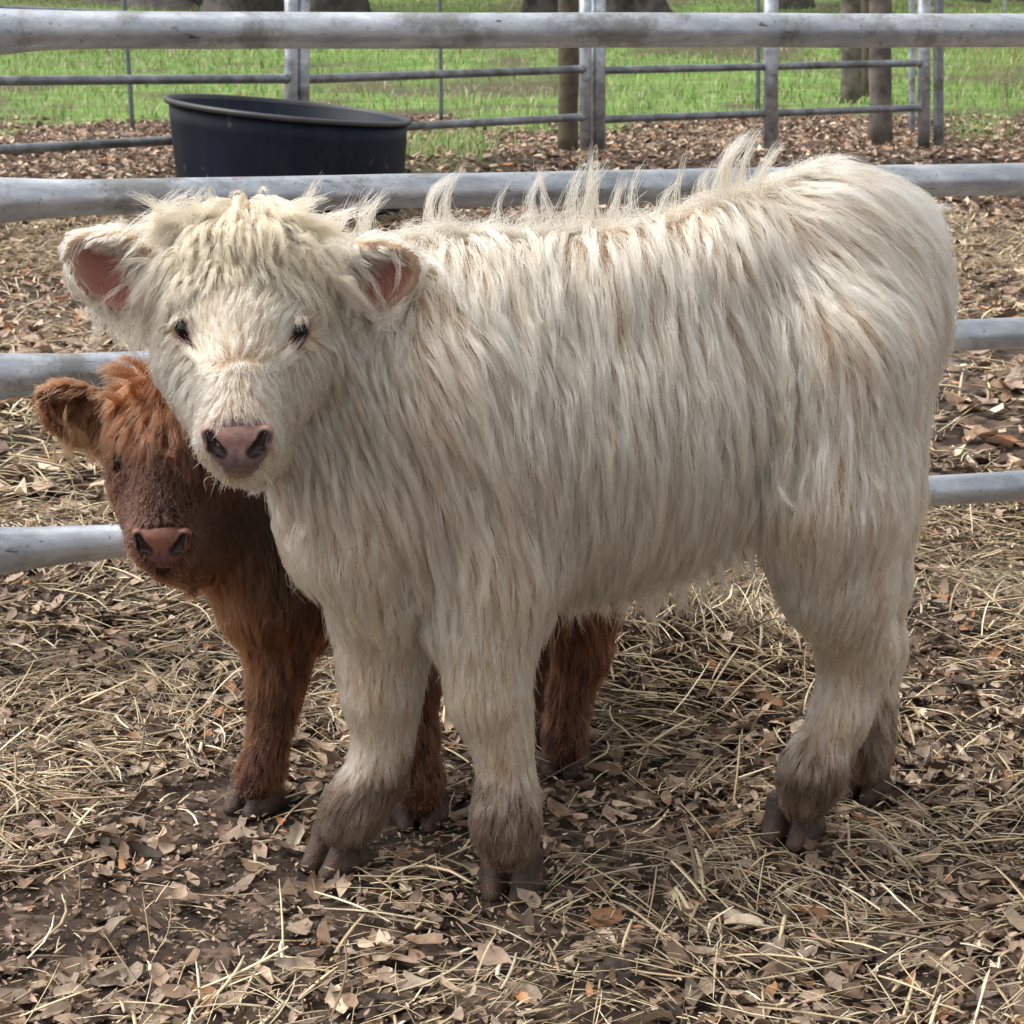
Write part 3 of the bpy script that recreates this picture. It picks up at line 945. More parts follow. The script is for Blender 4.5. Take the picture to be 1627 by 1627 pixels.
def grow(fld, V, Q, ctrl, ng, ns, seed, colfun, wfun=None, bald=(), clear=(), K=9, rad0=0.00030, clump=0.86, frizz=0.0026, wave=1.0, tufts=(), gclump=True):
    rng = np.random.default_rng(seed)
    root = surf_sample(V, Q, ng, rng, wfun)
    att = comb(ctrl, root)
    D = norm(att[:, :3]); L = att[:, 3] * (0.75 + 0.5 * rng.random(ng)); TH = att[:, 4]; CU = att[:, 5]; LI = att[:, 6]
    n0 = fld.grad(root)
    D = norm(D + rng.normal(0, 0.11, (ng, 3)) * (0.4 + CU)[:, None])
    L = L * np.clip((root[:, 2] - 0.015) / 0.045, 0.4, 1)
    layer = 0.15 + 0.85 * rng.random(ng)
    p = root.copy()
    v = norm((D - (D * n0).sum(1, keepdims=True) * n0)) * (1 - LI)[:, None] + n0 * LI[:, None]
    v = norm(v)
    path = [p.copy()]
    ph = rng.random(ng) * 6.283; fq = (0.7 + 0.8 * rng.random(ng))
    M = K + 3
    for i in range(M):
        t = (i + 1) / M
        n = fld.grad(p)
        tg = D + np.array([0, 0, -0.25]) * t
        tg = norm(tg - (tg * n).sum(1, keepdims=True) * n * 0.92)
        side = np.cross(n, tg)
        w = np.sin(ph + fq * i * (1.0 + 1.6 * CU)) * CU * wave
        w2 = np.cos(ph * 1.7 + fq * i * (1.0 + 1.6 * CU)) * CU * wave * 0.5
        v = norm(v * 0.55 + tg * 0.45 + side * w[:, None] * 0.55 + n * w2[:, None] * 0.4)
        p = p + v * (L / M)[:, None]
        dist = fld.sample(p)
        want = 0.0015 + TH * layer * np.minimum(1, 2.2 * t) * (1.0 - 0.25 * t)
        n = fld.grad(p)
        e = want - dist
        p = p + n * np.where(e > 0, e, e * 0.22)[:, None]
        p[:, 2] = np.maximum(p[:, 2], 0.006)
        path.append(p.copy())
    GP = np.stack(path, 1)                       # ng, M+1, 3
    gcol = rng.random(ng)
    # strands
    kd = kdtree.KDTree(ng)
    for i, q in enumerate(root): kd.insert(q, i)
    kd.balance()
    sr = surf_sample(V, Q, ns, rng, wfun)
    keep = np.ones(ns, bool)
    for (c, r_) in bald:
        d = np.linalg.norm(sr - np.array(c), axis=1)
        keep &= d > r_ * (0.9 + 0.2 * rng.random(ns))
    sr = sr[keep]; ns = len(sr)
    gi = np.array([kd.find(q)[1] for q in sr])
    nn = fld.grad(sr)
    gn = n0[gi]
    # avoid binding a root to a guide on the other side of an ear or leg
    ok = (nn * gn).sum(1) > 0.1
    sr, gi, nn = sr[ok], gi[ok], nn[ok]; ns = len(sr)
    lf = 0.72 + 0.36 * rng.random(ns)
    t = np.linspace(0, 1, K) ** 1.1
    tt = t[None] * lf[:, None] * M
    tt = np.clip(tt, 0, M - 1e-4)
    i0 = tt.astype(int); fr = (tt - i0)[..., None]
    g = GP[gi]
    ar = np.arange(ns)[:, None]
    gp = g[ar, i0] * (1 - fr) + g[ar, np.minimum(i0 + 1, M)] * fr
    off = sr - GP[gi, 0]
    cl = (clump * (0.6 + 0.4 * rng.random(ns)) * np.clip(L[gi] / 0.06, 0.35, 1))[:, None] * smooth01(t * 1.25)[None]
    path = gp + off[:, None] * (1 - cl[..., None])
    Ls = L[gi]
    fz = rng.normal(0, 1, (ns, 3)) * frizz
    fz2 = rng.normal(0, 1, (ns, 3)) * frizz * 0.6
    scl = np.clip(Ls / 0.08, 0.52, 1.2)[:, None, None]
    stray = np.where(rng.random(ns) < 0.07, 3.0, 1.0)[:, None, None]
    w = np.sin(t[None] * (4 + 5 * rng.random(ns))[:, None] + rng.random(ns)[:, None] * 6.28)
    path = path + (fz[:, None] * t[None, :, None] ** 1.3 + fz2[:, None] * w[..., None] * t[None, :, None]) * scl * stray
    path[:, :, 2] = np.maximum(path[:, :, 2], 0.003)
    # no strand may dive under the hide
    flat = path.reshape(-1, 3)
    d = fld.sample(flat)
    e = np.where(d < 0.0008, 0.0008 - d, 0)
    flat = flat + fld.grad(flat) * e[:, None]
    path = flat.reshape(ns, K, 3)
    path[:, 0] = sr - nn * 0.001
    if len(bald):
        bad = np.zeros(ns, bool)
        for (c, r_) in bald:
            bad |= (np.linalg.norm(path[:, K // 2:] - np.array(c), axis=2) < r_ * 0.72).any(1)
        for (a, b, r_) in clear:
            ab = np.array(b) - np.array(a)
            q = path - np.array(a)
            tt_ = np.clip((q @ ab) / (ab @ ab), 0, 1)
            dd = np.linalg.norm(q - tt_[..., None] * ab, axis=2)
            bad |= (dd < r_ * (0.85 + 0.3 * rng.random(ns))[:, None]).any(1)
        bad |= (path[:, -1, 2] < 0.031) & (rng.random(ns) < 0.85)
        path = path[~bad]; gi = gi[~bad]; sr = sr[~bad]
        ns = len(sr)
    col = colfun(sr, path[:, -1], gcol[gi], rng)
    prof = np.array([1, 1, 1, .95, .9, .8, .68, .5, .25]) if K == 9 else np.interp(np.linspace(0, 1, K), [0, .5, .8, 1], [1, .95, .65, .25])
    R = rad0 * (0.8 + 0.5 * rng.random(ns))[:, None] * prof[None]
    # hand placed tufts: root, control, tip, number, spread
    TP = []; TR = []
    for (a, b, c, num, spr) in tufts:
        a, b, c = (np.array(q) for q in (a, b, c))
        a0 = a.copy()
        for _ in range(6):
            a = a - fld.grad(a[None])[0] * (fld.sample(a[None])[0] + 0.003)
        b = b + (a - a0) * 0.5
        k = np.linspace(0, 1, K)[None, :, None]
        ra_ = a + rng.normal(0, spr, (num, 3)) * np.array([1.4, 1, 0.3])
        rb_ = b + rng.normal(0, spr * 0.55, (num, 3))
        rc_ = c + rng.normal(0, spr * 0.45, (num, 3)) + (c - b) * (rng.random((num, 1)) - 0.7) * 0.7
        q = (1 - k) ** 2 * ra_[:, None] + 2 * k * (1 - k) * rb_[:, None] + k ** 2 * rc_[:, None]
        q += rng.normal(0, 0.0015, (num, 1, 3)) * np.sin(k * 7 + rng.random((num, 1, 1)) * 6)
        TP.append(q); TR.append(rad0 * 0.9 * (0.8 + 0.5 * rng.random(num))[:, None] * prof[None])
    if TP:
        tp = np.concatenate(TP)
        path = np.concatenate([path, tp]); R = np.concatenate([R] + TR)
        col = np.concatenate([col, colfun(tp[:, 0], tp[:, -1], rng.random(len(tp)) * 0.5 + 0.4, rng)])
    return path, R, col

# ------------------------------------------------------------------ shared animal parts
def sdf_part(name, lo, hi, h, fn, mat, parent, colfun=None):
    f = Field(lo, hi, h)
    fn(f)
    V, Q = f.nets()
    c = None if colfun is None else colfun(V)
    return mesh_np(name, V, Q, np.full(len(Q), 4), mat, parent, color=c)

M_hoof = mat_simple("hoof_horn", (0.018, 0.012, 0.009), 0.5, (0.105, 0.058, 0.038), 40, 1.0)
M_eye = mat_simple("eyeball", (0.005, 0.003, 0.0025), 0.25, coat=0.0, spec=0.35)
M_lid = mat_simple("eyelid_skin", (0.11, 0.055, 0.048), 0.5, (0.22, 0.12, 0.105), 90, 0.3)
M_lid_dark = mat_simple("dark_eyelid_skin", (0.03, 0.012, 0.008), 0.5)
M_nose = mat_tint("nose_skin", 0.46, 0.30, 0.0, 0.45, 520)

def hoof(parent, px, py, yaw, s=1.0):
    """cloven hoof, its toe tips near the pixel, pointing along yaw (0 = towards -Y, positive = towards -X)"""
    base = G(px, py)
    fw = np.array([-math.sin(yaw), -math.cos(yaw), 0]); sd_ = np.array([fw[1], -fw[0], 0])
    def fn(f):
        for sg in (-1, 1):
            o = base + sd_ * sg * 0.0178 * s
            toe = o - fw * 0.006 * s - sd_ * sg * 0.003 * s + np.array([0, 0, 0.004]) * s
            heel = o - fw * 0.050 * s + np.array([0, 0, 0.008]) * s
            cor = o - fw * 0.034 * s + np.array([0, 0, 0.038]) * s
            mid = o - fw * 0.028 * s + np.array([0, 0, 0.010]) * s
            f.cone(toe, cor, 0.0100 * s, 0.0135 * s, 0.004)
            f.cone(toe, mid, 0.0100 * s, 0.0170 * s, 0.004)
            f.cone(mid, heel, 0.0170 * s, 0.0145 * s, 0.004)
            f.cone(mid, cor, 0.0150 * s, 0.0130 * s, 0.006)
            f.cone(heel, cor, 0.0140 * s, 0.0130 * s, 0.008)
        f.cone(base - fw * 0.002 * s, base - fw * 0.030 * s + np.array([0, 0, 0.042 * s]), 0.0028 * s, 0.0016 * s, 0.002, op='sub')
        f.floor(0.0)
    m = 0.092 * s
    sdf_part("hoof", base - [m, m, 0.012], base + [m, m, 0.075], 0.0022, fn, M_hoof, parent)

def on_surface(fld, px, py, d0=1.7, d1=2.3):
    """where the sight line through the pixel first meets the hide"""
    ds = np.linspace(d0, d1, 500)
    pts = np.array([P(px, py, d) for d in ds])
    f = fld.sample(pts)
    i = int(np.argmax(f < 0))
    return pts[i]

def eye(parent, s_, r, look, lidmat, corner):
    """eyeball set in the hide at surface point s_, almond lids running to the inner corner"""
    s_ = np.array(s_); look = norm(np.array(look, float)); corner = np.array(corner)
    c = s_ - look * r * 0.62
    e = sdf_part("eyeball", c - r * 1.4, c + r * 1.4, r / 12, lambda f: f.ell(c, (r, r, r), k=0.002), M_eye, parent)
    ax = corner - s_
    ax = norm(ax - look * (ax @ look)); up = np.cross(look, ax)
    m = s_ + ax * r * 0.45
    R = np.stack([ax, up, look])
    def lids(f):
        f.ell(m - look * r * 0.50, (r * 1.95, r * 1.12, r * 0.95), R, k=0.002)
        f.ell(m + look * r * 0.62, (r * 1.66, r * 0.44, r * 0.80), R, k=0.0015, op='sub')
        f.ell(c, (r * 1.03, r * 1.03, r * 1.03), k=0.001, op='sub')
    sdf_part("eyelid", m - r * 2.3, m + r * 2.3, 0.0012, lids, lidmat, parent)

def Rrows(*rows):
    return np.array([norm(np.array(r, float)) for r in rows])
# ------------------------------------------------------------------ the pale calf
AX = norm(np.array([0.943, 0.333, 0.0])); LAT = np.array([-AX[1], AX[0], 0.0]); UPV = np.array([0, 0, 1.0])
RT = np.stack([AX, LAT, UPV])

wf = Field((-0.52, 1.70, -0.01), (0.60, 2.42, 0.94), 0.0058)
# torso
wf.ell(P(745, 650, 2.045), (0.145, 0.116, 0.168), RT, 0.05)
wf.ell(P(955, 690, 2.085), (0.205, 0.126, 0.178), RT, 0.05)
wf.ell(P(1130, 640, 2.135), (0.160, 0.114, 0.172), RT, 0.05)
wf.ell(P(1308, 490, 2.175), (0.115, 0.108, 0.140), RT, 0.05)
wf.chain([(P(690, 480, 2.05), 0.050), (P(950, 468, 2.08), 0.050), (P(1150, 430, 2.13), 0.055), (P(1320, 380, 2.175), 0.060)], 0.06)
wf.ell(P(1372, 480, 2.20), (0.080, 0.088, 0.118), RT, 0.05)
# neck, brisket
wf.chain([(P(430, 500, 2.00), 0.078), (P(570, 560, 2.06), 0.100), (P(720, 590, 2.06), 0.120)], 0.05)
wf.chain([(P(492, 700, 1.99), 0.056), (P(592, 800, 2.02), 0.078), (P(705, 800, 2.05), 0.098)], 0.055)
wf.chain([(P(560, 870, 2.00), 0.038), (P(615, 945, 2.02), 0.052)], 0.05)
# hind quarter
wf.chain([(P(1330, 560, 2.10), 0.090), (P(1322, 790, 2.075), 0.072), (P(1330, 920, 2.09), 0.052), (P(1360, 1035, 2.130), 0.0340),
          (P(1334, 1140, 2.115), 0.0245), (P(1292, 1225, 2.105), 0.0290), (P(1278, 1268, 2.105), 0.025)], 0.035)
wf.chain([(P(1370, 560, 2.235), 0.080), (P(1360, 800, 2.24), 0.065), (P(1375, 930, 2.25), 0.043), (P(1388, 1030, 2.27), 0.032),
          (P(1382, 1120, 2.26), 0.024), (P(1376, 1180, 2.245), 0.025), (P(1376, 1215, 2.24), 0.023)], 0.03)
# tail lying against the rump
wf.chain([(P(1430, 345, 2.22), 0.022), (P(1462, 430, 2.235), 0.017), (P(1460, 560, 2.235), 0.013), (P(1430, 730, 2.22), 0.010)], 0.015)
# fore legs
wf.chain([(P(800, 740, 2.01), 0.080), (P(790, 900, 1.985), 0.058), (P(772, 1010, 1.975), 0.043), (P(776, 1105, 1.966), 0.0370), (P(798, 1175, 1.967), 0.0245),
          (P(806, 1260, 1.967), 0.0240), (P(803, 1312, 1.962), 0.0285), (P(808, 1340, 1.960), 0.0245)], 0.03)
wf.chain([(P(650, 800, 2.09), 0.075), (P(620, 930, 2.065), 0.055), (P(608, 1030, 2.055), 0.044), (P(606, 1105, 2.046), 0.0360), (P(610, 1175, 2.047), 0.0240),
          (P(594, 1235, 2.042), 0.0245), (P(563, 1282, 2.035), 0.0285), (P(549, 1308, 2.033), 0.0245)], 0.03)
# head
fax = norm(P(380, 700, 1.81) - P(392, 400, 1.955))            # poll to nose
frt = np.array([1.0, 0.0, 0.0]); fno = norm(np.cross(fax, frt)); 
if fno[1] > 0: fno = -fno
RH = np.stack([frt, fno, fax])
wf.ell(P(393, 460, 1.955), (0.070, 0.058, 0.070), RH, 0.04)
wf.cone(P(320, 500, 1.925), P(453, 500, 1.925), 0.040, 0.040, 0.03)
wf.cone(P(390, 530, 1.895), P(380, 670, 1.825), 0.050, 0.034, 0.03)
wf.cone(P(310, 580, 1.925), P(350, 695, 1.865), 0.038, 0.020, 0.03)
wf.cone(P(465, 580, 1.930), P(412, 695, 1.870), 0.038, 0.020, 0.03)
wf.ell(P(379, 704, 1.825), (0.0375, 0.030, 0.028), RH, 0.02)
wf.chain([(P(382, 738, 1.842), 0.0165), (P(392, 715, 1.90), 0.027), (P(400, 650, 1.96), 0.050)], 0.025)
wf.cone(P(395, 385, 1.965), P(395, 410, 1.95), 0.036, 0.045, 0.04)
# ears
def ear(fld, base, tip, low, nrm, wid, thick=0.0070):
    base, tip, low = (np.array(q) for q in (base, tip, low))
    c = (base + tip) / 2
    a = norm(tip - base); n = norm(nrm - a * (nrm @ a)); b = np.cross(n, a)
    L = np.linalg.norm(tip - base) / 2
    R = np.stack([a, b, n])
    fld.ell(c - a * L * 0.22, (L * 0.98, wid, 0.021), R, 0.010)
    fld.ell(c + a * L * 0.52, (L * 0.62, wid * 0.56, 0.016), R, 0.022)
    fld.ell(c + n * 0.014 - a * L * 0.22, (L * 0.88, wid * 0.84, 0.025), R, 0.004, op='sub')
    fld.ell(c + n * 0.012 + a * L * 0.48, (L * 0.50, wid * 0.42, 0.018), R, 0.012, op='sub')
    fld.cone(base - a * 0.015 - n * 0.006, base + a * 0.012 - n * 0.006, 0.017, 0.012, 0.02)
EN = norm(np.array([-0.15, -1.0, -0.15]))
ear(wf, P(238, 455, 1.945), P(112, 395, 1.93), None, norm(np.array([-0.15, -1.0, 0.0])), 0.042)
ear(wf, P(545, 455, 1.965), P(660, 418, 1.945), None, norm(np.array([0.25, -1.0, 0.0])), 0.040)
# eye sockets
EYE_L, EYE_R = on_surface(wf, 291, 524), on_surface(wf, 475, 528)
COR_L, COR_R = on_surface(wf, 311, 557), on_surface(wf, 458, 556)
for c_ in (EYE_L, EYE_R):
    wf.ell(c_, (0.0125, 0.0105, 0.0135), k=0.006, op='sub')
V, Q = wf.nets()

EARIN = [(P(172, 436, 1.935), 0.036), (P(150, 415, 1.93), 0.028), (P(198, 462, 1.94), 0.028), (P(605, 448, 1.95), 0.034), (P(630, 432, 1.945), 0.026), (P(582, 470, 1.95), 0.024)]
NOSE_C = P(379, 705, 1.797)

def white_col(root, tip, g, rng):
    n = len(root)
    r = rng.random(n)
    cream = np.array([0.68, 0.575, 0.44]); beige = np.array([0.53, 0.425, 0.32]); grey = np.array([0.60, 0.52, 0.43]); ivory = np.array([0.75, 0.665, 0.54])
    g = np.asarray(g)[:, None]
    c = np.where(g < 0.35, cream, np.where(g < 0.6, ivory, np.where(g < 0.82, beige, grey)))
    c = np.where((g > 0.82) & (g < 0.90), np.array([0.40, 0.31, 0.23]), c)
    c = c * (0.90 + 0.18 * r)[:, None]
    m = (root + tip) / 2
    # forelock is straw yellow
    fl = np.exp(-((root - P(392, 400, 1.93)) ** 2).sum(1) / 0.100 ** 2)
    c = c * (1 - 0.85 * fl[:, None]) + np.array([0.56, 0.385, 0.225]) * 0.85 * fl[:, None]
    # mud on ankles, urine-yellow on knees
    z = tip[:, 2]; x = tip[:, 0]
    nz = vnoise(x * 1.0 + tip[:, 1], z, 0.025, 81) * 0.6 + vnoise(x, z, 0.010, 82) * 0.4
    mud = smooth01((0.125 + 0.06 * nz - z) / 0.06) * (0.62 + 0.7 * nz)
    mud = np.clip(mud, 0, 0.96)[:, None]
    c = c * (1 - mud) + np.array([0.050, 0.031, 0.021]) * mud
    yel = np.exp(-((z - 0.235) / 0.045) ** 2) * smooth01((nz - 0.35) / 0.3) * 0.55
    c = c * (1 - yel[:, None]) + np.array([0.34, 0.22, 0.11]) * yel[:, None]
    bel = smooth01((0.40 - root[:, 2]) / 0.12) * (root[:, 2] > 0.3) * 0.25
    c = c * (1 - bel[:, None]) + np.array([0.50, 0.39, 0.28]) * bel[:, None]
    # stains on the shoulder and throat
    for (q, s_, a_) in ((P(580, 720, 1.95), 0.075, 0.42), (P(700, 680, 1.93), 0.08, 0.25), (P(790, 770, 1.93), 0.05, 0.4), (P(1260, 790, 2.02), 0.04, 0.4), (P(700, 560, 1.93), 0.06, 0.2), (P(1490, 520, 2.15), 0.05, 0.3), (P(430, 655, 1.84), 0.012, 0.5), (P(380, 752, 1.82), 0.013, 0.75)):
        w = a_ * np.exp(-((root - q) ** 2).sum(1) / s_ ** 2)
        c = c * (1 - w[:, None]) + np.array([0.34, 0.235, 0.165]) * w[:, None]
    return np.clip(c * np.array([1.09, 0.985, 0.915]), 0, 0.93)

def white_skin(V):
    rng = np.random.default_rng(3)
    c = white_col(V, V, np.full(len(V), 0.7), rng) * 0.72
    for (q, r_) in EARIN:
        w = smooth01((r_ - np.linalg.norm(V - q, axis=1)) / 0.018)
        c = c * (1 - w[:, None]) + np.array([0.29, 0.125, 0.10]) * w[:, None]
    w = smooth01((0.034 - np.linalg.norm(V - NOSE_C, axis=1)) / 0.008)
    c = c * (1 - w[:, None]) + np.array([0.22, 0.13, 0.115]) * w[:, None]
    return c

wb = G(900, 1380)
white = empty("highland_calf", (wb[0] + 0.05, 2.10, 0), "shaggy cream white calf standing side on with its face turned to the camera", "calf")
mesh_np("body", V, Q, np.full(len(Q), 4), M_skin, white, color=white_skin(V))

def nose(parent, c, s, cols, eR, d_front):
    """bare nose pad with two comma nostrils; eR rows: right, outward normal, down the face"""
    r_, n_, a_ = eR
    c = np.array(c)
    def fn(f):
        f.ell(c, (0.0330 * s, 0.0170 * s, 0.0235 * s), eR, 0.004)
        f.ell(c - a_ * 0.011 * s + n_ * 0.004 * s, (0.0250 * s, 0.0120 * s, 0.0110 * s), eR, 0.008)
        f.ell(c + a_ * 0.014 * s, (0.0250 * s, 0.0165 * s, 0.0160 * s), eR, 0.010)
        f.ell(c + a_ * 0.029 * s - n_ * 0.004 * s, (0.020 * s, 0.012 * s, 0.007 * s), eR, 0.003)   # lower lip
        for sg in (-1, 1):
            p0 = c + r_ * sg * 0.0285 * s - a_ * 0.012 * s + n_ * 0.012 * s
            p1 = c + r_ * sg * 0.0225 * s + a_ * 0.000 * s + n_ * 0.0165 * s
            p2 = c + r_ * sg * 0.0155 * s + a_ * 0.007 * s + n_ * 0.019 * s
            # rim of the nostril
            f.cone(p0 - n_ * 0.008 * s + r_ * sg * 0.001, p1 - n_ * 0.007 * s + r_ * sg * 0.003, 0.0085 * s, 0.0095 * s, 0.005)
            f.cone(p0, p1, 0.0030 * s, 0.0062 * s, 0.002, op='sub')
            f.cone(p1, p2, 0.0062 * s, 0.0042 * s, 0.002, op='sub')
        f.cone(c + a_ * 0.004 * s + n_ * 0.019 * s, c + a_ * 0.026 * s + n_ * 0.0165 * s, 0.0010 * s, 0.0010 * s, 0.003, op='sub')
        f.cone(c + a_ * 0.0245 * s - r_ * 0.022 * s + n_ * 0.013 * s, c + a_ * 0.0245 * s + r_ * 0.022 * s + n_ * 0.013 * s, 0.0016 * s, 0.0016 * s, 0.002, op='sub')
    m = 0.05 * s
    def cf(V):
        q = (V - c) @ eR.T
        k = smooth01((q[:, 2] / s + 0.012) / 0.03)
        col = cols[0] * (1 - k[:, None]) + cols[1] * k[:, None]
        for sg in (-1, 1):  # shade inside the shallow nostrils is painted into the colour
            for (u, w) in ((0.0285, -0.010), (0.0235, 0.0), (0.017, 0.006)):
                dd = np.hypot(q[:, 0] - sg * u * s, q[:, 2] - w * s)
                e = smooth01((0.0098 * s - dd) / (0.004 * s)) * 0.95
                col = col * (1 - e[:, None]) + np.array([0.012, 0.005, 0.004]) * e[:, None]
        return col
    sdf_part("nose", c - m, c + m, 0.00115, fn, M_nose, parent, cf)

RN = np.stack([frt, norm(np.array([0, -0.97, -0.10])), norm(np.cross(frt, norm(np.array([0, -0.97, -0.10]))))])
if RN[2][2] > 0: RN[2] = -RN[2]
nose(white, P(379, 702, 1.804), 0.94, (np.array([0.30, 0.17, 0.145]), np.array([0.16, 0.105, 0.105])), RN, 0)
eye(white, EYE_L, 0.0122, (-0.62, -1.0, 0.0), M_lid, COR_L)
eye(white, EYE_R, 0.0122, (0.62, -1.0, 0.0), M_lid, COR_R)
for (px, py, yaw, s_) in ((800, 1434, 0.25, 1.12), (500, 1392, 0.75, 1.10), (1240, 1347, 0.55, 1.08), (1358, 1276, 0.5, 1.0)):
    hoof(white, px, py, yaw, s_)

